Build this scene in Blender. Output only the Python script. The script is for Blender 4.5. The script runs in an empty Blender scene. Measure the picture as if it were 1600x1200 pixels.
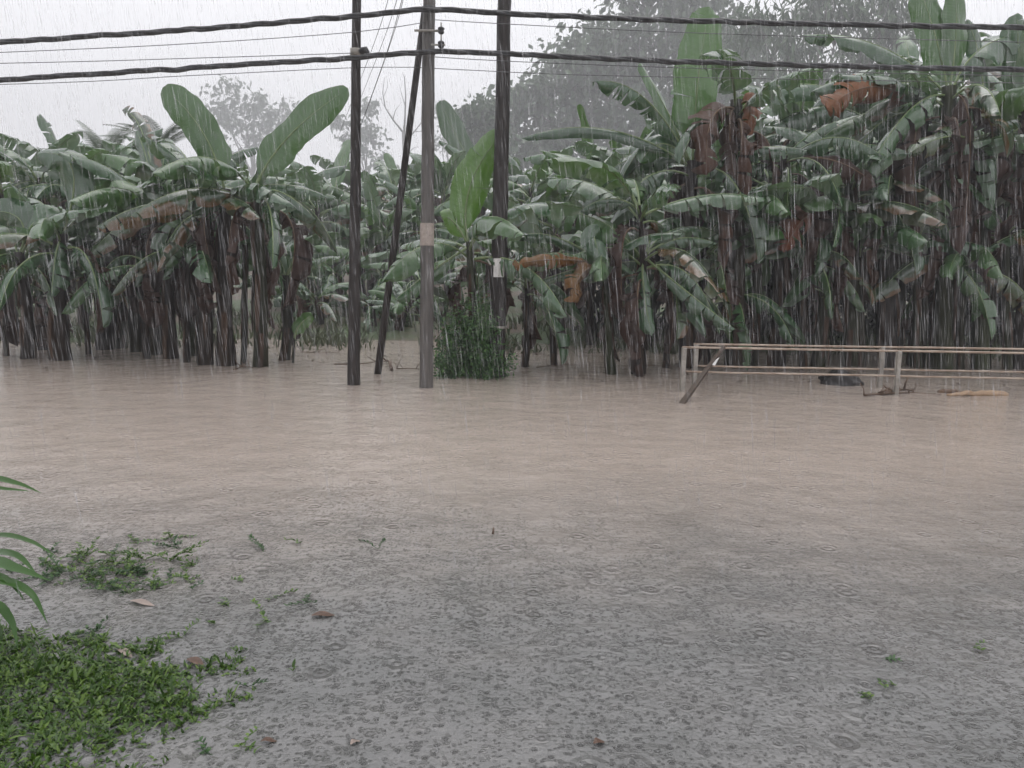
import bpy, bmesh, math, random
from mathutils import Vector, Matrix, noise as mnoise

S = bpy.context.scene
C = S.collection
R = math.radians

# ------------------------------------------------------------------ camera
H, F = 1.8, 1250.0                     # camera height (m), focal length in px of a 1600 px wide frame
PITCH, ROLL = math.atan(170 / F), R(0.9)
EYE = Vector((0, 0, H))
FWD = Vector((0, math.cos(PITCH), -math.sin(PITCH)))
_r, _u = Vector((1, 0, 0)), Vector((0, math.sin(PITCH), math.cos(PITCH)))
RIGHT = _r * math.cos(ROLL) + _u * math.sin(ROLL)
UP = _u * math.cos(ROLL) - _r * math.sin(ROLL)
cam = bpy.data.cameras.new('camera'); co = bpy.data.objects.new('camera', cam); C.objects.link(co)
M3 = Matrix((RIGHT, UP, -FWD)).transposed()
co.matrix_world = Matrix.Translation(EYE) @ M3.to_4x4()
cam.sensor_width = 36; cam.lens = 36 * F / 1600; cam.clip_start = 0.05; cam.clip_end = 3000
S.camera = co

# ------------------------------------------------------------------ sky, sun, exposure
SUN_EL, SUN_AZ = R(75), R(25)
w = bpy.data.worlds.new('World'); S.world = w; w.use_nodes = True
nt = w.node_tree; nt.nodes.clear()
sky = nt.nodes.new('ShaderNodeTexSky'); sky.sky_type = 'NISHITA'; sky.sun_disc = False
sky.sun_elevation = SUN_EL; sky.sun_rotation = SUN_AZ; sky.dust_density = 4; sky.air_density = 1.0
hs = nt.nodes.new('ShaderNodeHueSaturation'); hs.inputs['Saturation'].default_value = 0.12
mx = nt.nodes.new('ShaderNodeMix'); mx.data_type = 'RGBA'; mx.inputs['Factor'].default_value = 0.86
mx.inputs['B'].default_value = (8.6, 8.6, 8.95, 1)         # even overcast cloud deck
bg = nt.nodes.new('ShaderNodeBackground'); bg.inputs['Strength'].default_value = 0.105
wo = nt.nodes.new('ShaderNodeOutputWorld')
nt.links.new(sky.outputs[0], hs.inputs['Color']); nt.links.new(hs.outputs[0], mx.inputs['A'])
nt.links.new(mx.outputs['Result'], bg.inputs['Color']); nt.links.new(bg.outputs[0], wo.inputs['Surface'])

sl = bpy.data.lights.new('sun', 'SUN'); sl.energy = 0.6; sl.angle = R(45); sl.color = (1, 0.97, 0.93)
so = bpy.data.objects.new('sun', sl); C.objects.link(so)
sd = Vector((math.sin(SUN_AZ) * math.cos(SUN_EL), math.cos(SUN_AZ) * math.cos(SUN_EL), math.sin(SUN_EL)))
so.rotation_euler = sd.to_track_quat('Z', 'Y').to_euler(); so.location = (0, -10, 40)

vs = S.view_settings
S.display_settings.display_device = 'sRGB'
vs.view_transform = 'Standard'; vs.look = 'None'; vs.exposure = 0.68; vs.gamma = 1; vs.use_curve_mapping = False
cy = S.cycles
cy.use_denoising = True; cy.max_bounces = 5; cy.diffuse_bounces = 2; cy.glossy_bounces = 2
cy.transmission_bounces = 3; cy.transparent_max_bounces = 12; cy.volume_bounces = 0
cy.use_adaptive_sampling = True; cy.adaptive_threshold = 0.03
cy.caustics_reflective = False; cy.caustics_refractive = False

# ------------------------------------------------------------------ helpers
def ray(px, py): return FWD + RIGHT * ((px - 800) / F) + UP * ((600 - py) / F)
def G(px, py, z=0.0):                  # point of the level z that this pixel looks at
    d = ray(px, py); return EYE + d * ((z - H) / d.z)
def D(px, py, Y):                      # point at distance Y in front
    d = ray(px, py); return EYE + d * (Y / d.y)
def ppm(Y): return F / Y
rng = random.Random(7)

def tag(o, label=None, cat=None, group=None, kind=None):
    if label: o['label'] = label
    if cat: o['category'] = cat
    if group: o['group'] = group
    if kind: o['kind'] = kind
    return o
def link(o, parent=None):
    C.objects.link(o)
    if parent is not None: o.parent = parent
    return o
def empty(name, loc=(0, 0, 0), rz=0):
    o = bpy.data.objects.new(name, None); o.location = loc; o.rotation_euler = (0, 0, rz)
    o.empty_display_size = 0.2
    return link(o)
def obj(name, me, parent=None, loc=(0, 0, 0)):
    o = bpy.data.objects.new(name, me); o.location = loc
    return link(o, parent)

class MB:
    """collects vertices and faces; becomes ONE mesh"""
    def __init__(s): s.v, s.f, s.m, s.uv = [], [], [], {}
    def add(s, p, uv=None):
        s.v.append((p[0], p[1], p[2]))
        if uv: s.uv[len(s.v) - 1] = uv
        return len(s.v) - 1
    def face(s, idx, m=0): s.f.append(tuple(idx)); s.m.append(m)
    def tube(s, pts, rads, n=6, m=0, cap=True, flat=1.0):
        pts = [Vector(p) for p in pts]; rings = []
        ref = Vector((0, 0, 1))
        for i, p in enumerate(pts):
            t = (pts[min(i + 1, len(pts) - 1)] - pts[max(i - 1, 0)]).normalized()
            if abs(t.dot(ref)) > 0.95: ref = Vector((0, 1, 0)) if abs(t.y) < 0.9 else Vector((1, 0, 0))
            a = t.cross(ref).normalized(); b = a.cross(t).normalized()
            r = rads[i] if hasattr(rads, '__len__') else rads
            rings.append([s.add(p + a * (r * math.cos(2 * math.pi * k / n)) + b * (r * flat * math.sin(2 * math.pi * k / n)),
                                (k / n, i / max(1, len(pts) - 1))) for k in range(n)])
        for i in range(len(rings) - 1):
            for k in range(n):
                s.face((rings[i][k], rings[i][(k + 1) % n], rings[i + 1][(k + 1) % n], rings[i + 1][k]), m)
        if cap:
            s.face(rings[0][::-1], m); s.face(rings[-1], m)
    def box(s, c, sx, sy, sz, rot=None, m=0):
        c = Vector(c); q = []
        for dx, dy, dz in ((-1,-1,-1),(1,-1,-1),(1,1,-1),(-1,1,-1),(-1,-1,1),(1,-1,1),(1,1,1),(-1,1,1)):
            p = Vector((dx * sx / 2, dy * sy / 2, dz * sz / 2))
            if rot is not None: p = rot @ p
            q.append(s.add(c + p))
        for f in ((3,2,1,0),(4,5,6,7),(0,1,5,4),(1,2,6,5),(2,3,7,6),(3,0,4,7)): s.face([q[i] for i in f], m)
    def mesh(s, name, *mats, smooth=True):
        me = bpy.data.meshes.new(name); me.from_pydata(s.v, [], s.f)
        for m in mats: me.materials.append(m)
        me.polygons.foreach_set('material_index', s.m)
        me.polygons.foreach_set('use_smooth', [smooth] * len(s.f))
        if s.uv:
            ul = me.uv_layers.new(name='UVMap'); buf = []
            for l in me.loops: buf.extend(s.uv.get(l.vertex_index, (0, 0)))
            ul.data.foreach_set('uv', buf)
        me.update()
        return me

# ------------------------------------------------------------------ materials
class NT:
    def __init__(s, name):
        s.mat = bpy.data.materials.new(name); s.mat.use_nodes = True; s.t = s.mat.node_tree
        s.p = s.t.nodes['Principled BSDF']; s.out = s.t.nodes['Material Output']
    def n(s, typ, **kw):
        x = s.t.nodes.new(typ)
        for k, v in kw.items():
            if k.startswith('i_'): x.inputs[k[2:].replace('_', ' ')].default_value = v
            else: setattr(x, k, v)
        return x
    def l(s, a, b): s.t.links.new(a, b)
    def math(s, op, a, b=None, clamp=False):
        x = s.t.nodes.new('ShaderNodeMath'); x.operation = op; x.use_clamp = clamp
        for i, q in enumerate((a, b)):
            if q is None: continue
            if isinstance(q, (int, float)): x.inputs[i].default_value = q
            else: s.l(q, x.inputs[i])
        return x.outputs[0]
    def mix(s, fac, a, b, blend='MIX'):
        x = s.t.nodes.new('ShaderNodeMix'); x.data_type = 'RGBA'; x.blend_type = blend
        for k, q in (('Factor', fac), ('A', a), ('B', b)):
            if isinstance(q, (int, float)): x.inputs[k].default_value = q
            elif isinstance(q, tuple): x.inputs[k].default_value = (*q, 1)
            else: s.l(q, x.inputs[k])
        return x.outputs['Result']
    def ramp(s, fac, stops):
        x = s.t.nodes.new('ShaderNodeValToRGB'); e = x.color_ramp.elements
        while len(e) < len(stops): e.new(0.5)
        for q, (p, c) in zip(e, stops):
            q.position = p; q.color = (*c, 1) if isinstance(c, tuple) else (c, c, c, 1)
        s.l(fac, x.inputs[0]); return x.outputs[0]
    def noise(s, scale, detail=3, vec=None, rough=0.5):
        x = s.n('ShaderNodeTexNoise', i_Scale=scale, i_Detail=detail, i_Roughness=rough)
        if vec is not None: s.l(vec, x.inputs['Vector'])
        return x.outputs['Fac']
    def bump(s, h, strength=0.5, dist=0.02):
        x = s.n('ShaderNodeBump', i_Strength=strength, i_Distance=dist)
        s.l(h, x.inputs['Height']); s.l(x.outputs[0], s.p.inputs['Normal']); return x
    def mapping(s, src, scale):
        x = s.n('ShaderNodeMapping'); x.inputs['Scale'].default_value = scale; s.l(src, x.inputs['Vector']); return x.outputs[0]

def simple(name, c1, c2, scale=8, rough=0.6, stretch=None, bump=0.3, bd=0.01, spec=0.4):
    m = NT(name); tc = m.n('ShaderNodeTexCoord'); v = tc.outputs['Object']
    if stretch: v = m.mapping(v, stretch)
    f = m.noise(scale, 5, v, 0.65)
    m.l(m.ramp(f, [(0.3, c1), (0.7, c2)]), m.p.inputs['Base Color'])
    m.p.inputs['Roughness'].default_value = rough; m.p.inputs['Specular IOR Level'].default_value = spec
    if bump: m.bump(f, bump, bd)
    return m.mat

def leafmat(name, c1, c2, c3, under, trans=0.25, rough=0.24, brown=0.0, browncol=(0.10, 0.045, 0.02)):
    """banana blade: cross veins, per-leaf tint, waxy paler underside, wet sheen, light through the blade"""
    m = NT(name); tc = m.n('ShaderNodeTexCoord'); oi = m.n('ShaderNodeObjectInfo'); geo = m.n('ShaderNodeNewGeometry')
    sep = m.n('ShaderNodeSeparateXYZ'); m.l(tc.outputs['UV'], sep.inputs[0])
    base = m.ramp(oi.outputs['Random'], [(0, c1), (0.55, c2), (1, c3)])
    nz = m.noise(2.2, 4, tc.outputs['Object'])
    base = m.mix(m.ramp(nz, [(0.35, 0.0), (0.7, 0.45)]), base, c1)
    vein = m.math('SINE', m.math('MULTIPLY', sep.outputs['Y'], 150.0))
    veinb = m.math('MULTIPLY', vein, 0.5)
    fine = m.noise(1.0, 3, m.mapping(tc.outputs['UV'], (0.6, 55.0, 1)))
    base = m.mix(m.ramp(fine, [(0.3, 0.0), (0.75, 0.35)]), base, c3)
    if brown:
        au = m.math('ABSOLUTE', sep.outputs['X'])
        edge = m.math('ADD', m.math('MULTIPLY', au, 0.5), m.math('MULTIPLY', m.noise(3, 4, tc.outputs['Object']), 0.9))
        k = m.ramp(edge, [(0.95 - brown, 0.0), (1.02 - brown * 0.8, 1.0)])
        base = m.mix(k, base, browncol)
    base = m.mix(geo.outputs['Backfacing'], base, m.mix(0.65, base, under))
    m.l(base, m.p.inputs['Base Color'])
    m.p.inputs['Roughness'].default_value = rough; m.p.inputs['Specular IOR Level'].default_value = 0.75 if trans else 0.2
    m.p.inputs['Coat Weight'].default_value = 0.7 if trans else 0.0; m.p.inputs['Coat Roughness'].default_value = 0.2
    h = m.math('ADD', veinb, m.math('MULTIPLY', fine, 1.6))
    b = m.bump(h, 0.22, 0.006)
    if trans:
        tr = m.n('ShaderNodeBsdfTranslucent'); ms = m.n('ShaderNodeMixShader'); ms.inputs[0].default_value = trans
        m.l(m.mix(0.5, base, (0.13, 0.26, 0.04)), tr.inputs['Color']); m.l(b.outputs[0], tr.inputs['Normal'])
        m.l(m.p.outputs[0], ms.inputs[1]); m.l(tr.outputs[0], ms.inputs[2]); m.l(ms.outputs[0], m.out.inputs['Surface'])
    return m.mat

MAT = {}
MAT['leaf'] = leafmat('banana_leaf', (0.021, 0.056, 0.026), (0.035, 0.092, 0.037), (0.062, 0.138, 0.050), (0.19, 0.255, 0.19), 0.22)
MAT['leaf_old'] = leafmat('banana_leaf_old', (0.018, 0.042, 0.018), (0.028, 0.064, 0.025), (0.060, 0.098, 0.034), (0.15, 0.19, 0.13), 0.16, brown=0.22, browncol=(0.10, 0.050, 0.018))
MAT['leaf_young'] = leafmat('banana_leaf_young', (0.034, 0.092, 0.024), (0.046, 0.122, 0.027), (0.066, 0.160, 0.033), (0.08, 0.15, 0.05), 0.28, 0.30)
MAT['leaf_bright'] = leafmat('banana_leaf_bright', (0.060, 0.150, 0.018), (0.080, 0.185, 0.022), (0.110, 0.230, 0.030), (0.10, 0.19, 0.04), 0.36, 0.3)
MAT['leaf_dead'] = leafmat('banana_leaf_dead', (0.024, 0.013, 0.011), (0.040, 0.021, 0.016), (0.075, 0.038, 0.025), (0.04, 0.024, 0.018), 0.0, 0.5)
MAT['leaf_rust'] = leafmat('banana_leaf_rust', (0.062, 0.021, 0.014), (0.092, 0.031, 0.017), (0.165, 0.066, 0.023), (0.08, 0.032, 0.02), 0.0, 0.45)
MAT['leaf_orange'] = leafmat('banana_leaf_orange', (0.05, 0.045, 0.018), (0.095, 0.046, 0.017), (0.15, 0.068, 0.020), (0.09, 0.045, 0.02), 0.0, 0.45)
MAT['rib'] = simple('banana_midrib', (0.10, 0.16, 0.06), (0.20, 0.25, 0.11), 6, 0.35, bump=0)
MAT['rib_dead'] = simple('dead_midrib', (0.08, 0.05, 0.03), (0.16, 0.10, 0.06), 6, 0.6, bump=0)

def stem_material():
    m = NT('banana_pseudostem'); tc = m.n('ShaderNodeTexCoord'); oi = m.n('ShaderNodeObjectInfo')
    v = m.mapping(tc.outputs['Object'], (5, 5, 1.6))
    f = m.noise(1.0, 6, v, 0.7)
    f2 = m.noise(0.6, 3, tc.outputs['Object'])
    brown = m.ramp(f, [(0.25, (0.007, 0.006, 0.006)), (0.5, (0.022, 0.016, 0.013)), (0.80, (0.052, 0.033, 0.022))])
    green = m.ramp(f, [(0.25, (0.010, 0.013, 0.007)), (0.7, (0.042, 0.054, 0.022))])
    k = m.math('ADD', m.math('MULTIPLY', oi.outputs['Random'], 0.5), f2)
    m.l(m.mix(m.ramp(k, [(0.70, 0.0), (0.95, 0.8)]), brown, green), m.p.inputs['Base Color'])
    m.p.inputs['Roughness'].default_value = 0.6; m.p.inputs['Specular IOR Level'].default_value = 0.15; m.bump(f, 0.7, 0.03)
    return m.mat
MAT['stem'] = stem_material()
MAT['sheath'] = simple('dry_sheath', (0.018, 0.012, 0.010), (0.085, 0.050, 0.031), 3, 0.7, (8, 8, 1), spec=.15)
MAT['wood_dark'] = simple('wet_timber_dark', (0.010, 0.009, 0.009), (0.040, 0.032, 0.029), 2.0, 0.5, (16, 16, 0.8), 0.6, 0.01, 0.25)
MAT['wood_grey'] = simple('wet_timber_grey', (0.045, 0.041, 0.039), (0.125, 0.114, 0.106), 2.0, 0.45, (14, 14, 0.7), 0.6, 0.01)
MAT['wood_plank'] = simple('wet_plank', (0.020, 0.014, 0.011), (0.085, 0.055, 0.038), 3.0, 0.5, (12, 12, 2), 0.5, 0.01)
MAT['plate'] = simple('tin_plate', (0.55, 0.54, 0.53), (0.75, 0.74, 0.72), 9, 0.4, bump=0.1)
MAT['plate_worn'] = simple('worn_plate', (0.22, 0.19, 0.17), (0.40, 0.34, 0.30), 14, 0.55, bump=0.1)
MAT['cable'] = simple('black_cable', (0.016, 0.016, 0.018), (0.04, 0.04, 0.043), 20, 0.35, bump=0)
MAT['wire'] = simple('thin_wire', (0.05, 0.05, 0.055), (0.11, 0.11, 0.115), 20, 0.45, bump=0)
MAT['steel'] = simple('galvanised_steel', (0.16, 0.15, 0.135), (0.40, 0.37, 0.33), 5, 0.42, bump=0.2)
MAT['pipe_rust'] = simple('rusty_pipe', (0.17, 0.105, 0.065), (0.50, 0.42, 0.35), 3, 0.45, (1.5, 8, 8), 0.3, 0.005)
MAT['black'] = simple('black_rubbish', (0.010, 0.009, 0.010), (0.028, 0.025, 0.026), 7, 0.38, bump=0.6, bd=0.03)
MAT['drift'] = simple('driftwood', (0.045, 0.028, 0.020), (0.16, 0.10, 0.065), 5, 0.6, bump=0.4)
MAT['pale_log'] = simple('pale_trunk', (0.24, 0.15, 0.085), (0.46, 0.33, 0.22), 3, 0.45, (1, 6, 6), 0.3)
MAT['bark'] = simple('bark', (0.05, 0.044, 0.040), (0.16, 0.14, 0.125), 4, 0.7, (5, 5, 1), 0.5, 0.03)
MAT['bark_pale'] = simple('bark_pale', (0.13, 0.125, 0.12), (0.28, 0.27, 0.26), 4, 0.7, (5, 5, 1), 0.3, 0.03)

def foliage(name, c1, c2, c3, rough=0.4, trans=0.25, spec=0.4):
    m = NT(name); geo = m.n('ShaderNodeNewGeometry'); tc = m.n('ShaderNodeTexCoord')
    base = m.ramp(geo.outputs['Random Per Island'], [(0, c1), (0.5, c2), (1, c3)])
    m.l(base, m.p.inputs['Base Color']); m.p.inputs['Roughness'].default_value = rough; m.p.inputs['Specular IOR Level'].default_value = spec
    tr = m.n('ShaderNodeBsdfTranslucent'); ms = m.n('ShaderNodeMixShader'); ms.inputs[0].default_value = trans
    m.l(base, tr.inputs['Color']); m.l(m.p.outputs[0], ms.inputs[1]); m.l(tr.outputs[0], ms.inputs[2]); m.l(ms.outputs[0], m.out.inputs['Surface'])
    return m.mat
MAT['tree_leaf'] = foliage('tree_leaf', (0.036, 0.070, 0.034), (0.060, 0.108, 0.052), (0.090, 0.145, 0.068))
MAT['shade_thicket'] = foliage('shade_thicket_leaf', (0.008, 0.008, 0.007), (0.012, 0.014, 0.010), (0.018, 0.024, 0.013), 0.6, 0.05, 0.1)  # deep shade of the right grove put into a near-black leaf colour
MAT['bank'] = foliage('bank_grass', (0.045, 0.055, 0.026), (0.060, 0.080, 0.034), (0.085, 0.095, 0.045), 0.5, 0.2)
MAT['litter_mix'] = foliage('litter_mix', (0.03, 0.02, 0.014), (0.075, 0.05, 0.032), (0.13, 0.095, 0.06), 0.5, 0.05)
MAT['vine_leaf'] = foliage('vine_leaf', (0.022, 0.058, 0.018), (0.048, 0.115, 0.034), (0.095, 0.190, 0.052), 0.35)
MAT['weed'] = foliage('weed_leaf', (0.026, 0.062, 0.010), (0.058, 0.120, 0.018), (0.125, 0.200, 0.034), 0.35)
MAT['weed_dark'] = foliage('strap_leaf', (0.016, 0.042, 0.012), (0.028, 0.075, 0.018), (0.045, 0.105, 0.025), 0.3)
MAT['strap'] = foliage('strap_leaf_green', (0.030, 0.075, 0.016), (0.045, 0.110, 0.022), (0.060, 0.13, 0.028), 0.3)
MAT['palm'] = foliage('palm_leaf', (0.030, 0.055, 0.025), (0.045, 0.080, 0.035), (0.065, 0.10, 0.04))
MAT['litter'] = simple('leaf_litter', (0.05, 0.028, 0.020), (0.14, 0.075, 0.045), 12, 0.5, bump=0.3)
MAT['litter_pale'] = simple('leaf_litter_pale', (0.20, 0.16, 0.14), (0.33, 0.26, 0.22), 12, 0.5, bump=0.3)

def water_material():
    m = NT('flood_water'); geo = m.n('ShaderNodeNewGeometry'); pos = geo.outputs['Position']
    sep = m.n('ShaderNodeSeparateXYZ'); m.l(pos, sep.inputs[0])
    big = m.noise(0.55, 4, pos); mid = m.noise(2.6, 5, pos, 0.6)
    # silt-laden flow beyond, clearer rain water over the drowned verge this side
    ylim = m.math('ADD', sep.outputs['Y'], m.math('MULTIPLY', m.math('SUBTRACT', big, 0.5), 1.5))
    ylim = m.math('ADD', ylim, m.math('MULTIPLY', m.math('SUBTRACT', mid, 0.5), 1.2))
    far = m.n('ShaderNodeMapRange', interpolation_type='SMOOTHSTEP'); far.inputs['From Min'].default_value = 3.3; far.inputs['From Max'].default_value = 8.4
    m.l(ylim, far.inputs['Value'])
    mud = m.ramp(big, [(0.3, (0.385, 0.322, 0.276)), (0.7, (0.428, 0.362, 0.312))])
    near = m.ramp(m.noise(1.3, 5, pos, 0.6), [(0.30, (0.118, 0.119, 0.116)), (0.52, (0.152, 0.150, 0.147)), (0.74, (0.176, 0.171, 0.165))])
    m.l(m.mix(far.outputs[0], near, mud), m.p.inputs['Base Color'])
    m.p.inputs['Roughness'].default_value = 0.08; m.p.inputs['IOR'].default_value = 1.52
    # rain pocks and rings
    def rings(scale, thr):
        w1 = m.n('ShaderNodeTexVoronoi', i_Scale=scale); m.l(pos, w1.inputs['Vector'])
        sc = m.n('ShaderNodeSeparateColor'); m.l(w1.outputs['Color'], sc.inputs[0])
        on = m.math('GREATER_THAN', sc.outputs[0], thr)
        r = m.ramp(w1.outputs['Distance'], [(0.0, 0.15), (0.10, 1.0), (0.22, 0.0), (0.36, 0.75), (0.50, 0.40), (0.62, 0.5)])
        return m.math('MULTIPLY', m.math('SUBTRACT', r, 0.5), on)
    h = m.math('ADD', m.math('MULTIPLY', rings(13.0, 0.80), 0.8), m.math('MULTIPLY', rings(27.0, 0.55), 0.75))
    h = m.math('ADD', h, m.math('MULTIPLY', rings(52.0, 0.40), 0.42))
    h = m.math('ADD', h, m.math('MULTIPLY', rings(6.0, 0.80), 1.6))
    chop = m.noise(17, 3, m.mapping(pos, (0.9, 1.1, 1)), 0.6)
    swell = m.noise(2.2, 2, pos, 0.5)
    h = m.math('ADD', h, m.math('ADD', m.math('MULTIPLY', chop, 1.1), m.math('MULTIPLY', swell, 4.5)))
    h = m.math('MULTIPLY', h, m.math('SUBTRACT', 1.0, m.math('MULTIPLY', far.outputs[0], 0.45)))
    m.bump(h, 1.0, 0.0115)
    return m.mat
MAT['water'] = water_material()
def ground_material():
    m = NT('ground'); geo = m.n('ShaderNodeNewGeometry'); pos = geo.outputs['Position']
    a = m.noise(0.35, 5, pos); b = m.noise(6, 6, pos, 0.7)
    soil = m.ramp(b, [(0.3, (0.05, 0.036, 0.026)), (0.7, (0.15, 0.11, 0.08))])
    grass = m.ramp(b, [(0.3, (0.03, 0.055, 0.018)), (0.7, (0.075, 0.115, 0.04))])
    m.l(m.mix(m.ramp(a, [(0.42, 0.0), (0.56, 1.0)]), soil, grass), m.p.inputs['Base Color'])
    m.p.inputs['Roughness'].default_value = 0.7; m.bump(b, 0.6, 0.05)
    return m.mat
MAT['ground'] = ground_material()

# ------------------------------------------------------------------ terrain and water
def ground_z(x, y):
    def ss(a, b, t):
        t = max(0, min(1, (t - a) / (b - a))); return t * t * (3 - 2 * t)
    z = -0.42
    z += 0.40 * ss(15, 21, y) + 0.30 * ss(20, 26, y)
    z += 0.20 * mnoise.noise((x * 0.5, y * 0.5, 0)) * ss(16, 20, y) + 0.10 * mnoise.noise((x * 0.11, y * 0.11, 3))
    z += 2.3 * ss(26, 75, y) + 30 * ss(100, 420, y)
    d = math.hypot((x + 2.25) / 1.62, (y - 3.22) / 0.80)          # the hump of verge at the lower left
    z += 0.36 * (1 - ss(0.35, 1.25, d))
    d = math.hypot((x + 3.6) / 1.6, (y - 5.0) / 1.1)
    z += 0.30 * (1 - ss(0.2, 1.2, d))
    z += 0.6 * (1 - ss(-6, 1.0, y))
    return z
def axis(marks):
    out = []
    for a, b, st in marks:
        n = max(1, round((b - a) / st)); out += [a + (b - a) * i / n for i in range(n)]
    return out + [marks[-1][1]]
xs = axis([(-1200, -300, 150), (-300, -60, 20), (-60, -16, 3), (-16, -5, .7), (-5, 1, .16), (1, 16, .8), (16, 60, 3), (60, 300, 20), (300, 1200, 150)])
ys = axis([(-60, -6, 9), (-6, 1, 1), (1, 6.5, .16), (6.5, 13, 1.2), (13, 30, .5), (30, 60, 2), (60, 300, 10), (300, 1500, 100)])
mb = MB()
for y in ys:
    for x in xs: mb.add((x, y, ground_z(x, y)))
nx = len(xs)
for j in range(len(ys) - 1):
    for i in range(nx - 1): mb.face((j*nx+i, j*nx+i+1, (j+1)*nx+i+1, (j+1)*nx+i))
tag(obj('ground', mb.mesh('ground', MAT['ground'])), kind='structure')
mb = MB()
wx = axis([(-140, 140, 4)]); wy = axis([(-30, 40, 2)])
for y in wy:
    for x in wx: mb.add((x, y, 0.0))
nx = len(wx)
for j in range(len(wy) - 1):
    for i in range(nx - 1): mb.face((j*nx+i, j*nx+i+1, (j+1)*nx+i+1, (j+1)*nx+i))
tag(obj('flood_water', mb.mesh('flood_water', MAT['water'])), 'brown rain-pocked floodwater covering the road and verge', kind='structure')

# ------------------------------------------------------------------ banana leaves
def smooth01(t): t = max(0., min(1., t)); return t * t * (3 - 2 * t)
def build_leaf(P0, P1, P2, W, facing, mats, r, tears=0, fold=0.15, curl=0.5, petiole=0.13, gap=0.25, wob=0.08, limp=0.5, ribr=0.022, edge=0.10):
    """midrib P0-P1-P2 (quadratic), blade of half width W/2 whose top looks along 'facing'"""
    mb = MB(); P0, P1, P2, fc = map(Vector, (P0, P1, P2, facing))
    L = (P1 - P0).length * 0.5 + (P2 - P1).length * 0.5 + (P2 - P0).length * 0.5
    def frame(t):
        t = max(0., min(1., t))
        P = P0 * (1-t)**2 + P1 * (2*t*(1-t)) + P2 * t*t
        T = ((P1 - P0) * (1-t) + (P2 - P1) * t)
        T = T.normalized() if T.length > 1e-6 else (P2 - P0).normalized()
        N = fc - T * fc.dot(T)
        if N.length < 0.05: N = Vector((-T.z, 0.1, T.x))
        N.normalize(); return P, T, N, T.cross(N).normalized()
    ph0 = r.uniform(0, 10)
    def width(s):
        a = min(1, (s / 0.16)) ** 0.65 if s > 0 else 0
        b = 1 - max(0, (s - 0.5) / 0.5) ** 2.6
        return W * 0.5 * a * math.sqrt(max(0, b)) * (1 + 0.05 * math.sin(9 * s + ph0) + edge * mnoise.noise((s * 9, ph0, 0)))
    K = 3
    for sg in (-1, 1):
        cuts = sorted(r.uniform(0.1, 0.97) for _ in range(tears))
        cuts = [0.0] + [c for i, c in enumerate(cuts) if i == 0 or c - cuts[i-1] > 0.025] + [1.0]
        for a, b in zip(cuts[:-1], cuts[1:]):
            n = max(2, math.ceil((b - a) * (40 if tears < 2 else 20)) + 1); dr = abs(r.gauss(0, limp)) * (1 if tears else 0.15)
            short = r.uniform(0.85, 1.0) if tears else 1
            prev = None; sc = (a + b) / 2
            for i in range(n):
                s = a + (b - a) * i / (n - 1); t = petiole + (1 - petiole) * s
                P, T, N, Sd = frame(t); wd = width(s) * short; row = []
                for k in range(K + 1):
                    lam = k / K; ph = fold + dr * lam + curl * lam * lam + wob * math.sin(14 * s + ph0 * sg + 2 * lam)
                    q = P + Sd * (sg * wd * lam * math.cos(ph)) - N * (wd * lam * math.sin(ph)) \
                        + T * (0.22 * wd * lam + ((sc - s) * L * gap * lam if tears else 0))
                    row.append(mb.add(q, (sg * lam, s)))
                if prev:
                    for k in range(K):
                        f = (prev[k], prev[k+1], row[k+1], row[k]); mb.face(f if sg > 0 else f[::-1], 0)
                prev = row
    m = 12; pts = []; rd = []
    for i in range(m + 1):
        t = i / m * 0.985; P, T, N, Sd = frame(t); pts.append(P - N * 0.004); rd.append(ribr * (1.25 - 1.1 * t))
    mb.tube(pts, rd, 5, 1, cap=True)
    return mb.mesh('leaf', *mats)

CAM_DIR = Vector((0, -1, 0.12))
def canon(e0, e1, Lm, W, tears, fold, curl, mat, r, twist=0.0, limp=0.5, gap=0.25, wob=.10, edge=.10):
    """a leaf that leaves the crown along +X: start elevation e0, chord elevation e1"""
    P1 = Vector((math.cos(e0), 0, math.sin(e0))) * Lm * 0.55
    P2 = Vector((math.cos(e1), r.uniform(-.12, .12), math.sin(e1))) * Lm
    up = Vector((-math.sin(e0) - 0.15, math.sin(twist), math.cos(e0) + 0.35))
    return build_leaf((0, 0, 0), P1, P2, W, up, (mat, MAT['rib'] if mat not in (MAT['leaf_dead'], MAT['leaf_rust']) else MAT['rib_dead']), r, tears, fold, curl, limp=limp, gap=gap, wob=wob, edge=edge)
r0 = random.Random(11)
LV = {'erect': [], 'arch': [], 'flat': [], 'droop': [], 'dead': []}
for i in range(5): LV['erect'].append(canon(R(r0.uniform(70, 84)), R(r0.uniform(56, 74)), 2.2, 0.60, [0, 2, 3, 6, 2][i], -0.1, 0.2, MAT['leaf_young'] if i == 0 else MAT['leaf'], r0, r0.uniform(-.6, .6), 0.2, 0.1))
for i in range(10): LV['arch'].append(canon(R(r0.uniform(50, 72)), R(r0.uniform(10, 36)), 2.3, r0.uniform(.66, .86), [1, 5, 8, 3, 10, 4, 6, 2, 12, 7][i], r0.uniform(.0, .25), r0.uniform(.2, .5), MAT['leaf'] if i % 3 else MAT['leaf_young'], r0, r0.uniform(-.9, .9), 0.32, .16))
for i in range(10): LV['flat'].append(canon(R(r0.uniform(24, 50)), R(r0.uniform(-18, 10)), 2.3, r0.uniform(.66, .86), [4, 8, 11, 6, 14, 3, 9, 5, 7, 12][i], r0.uniform(.1, .4), r0.uniform(.3, .6), [MAT['leaf_old'], MAT['leaf'], MAT['leaf'], MAT['leaf_young'], MAT['leaf']][i % 5], r0, r0.uniform(-.9, .9), 0.38, .18))
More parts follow.
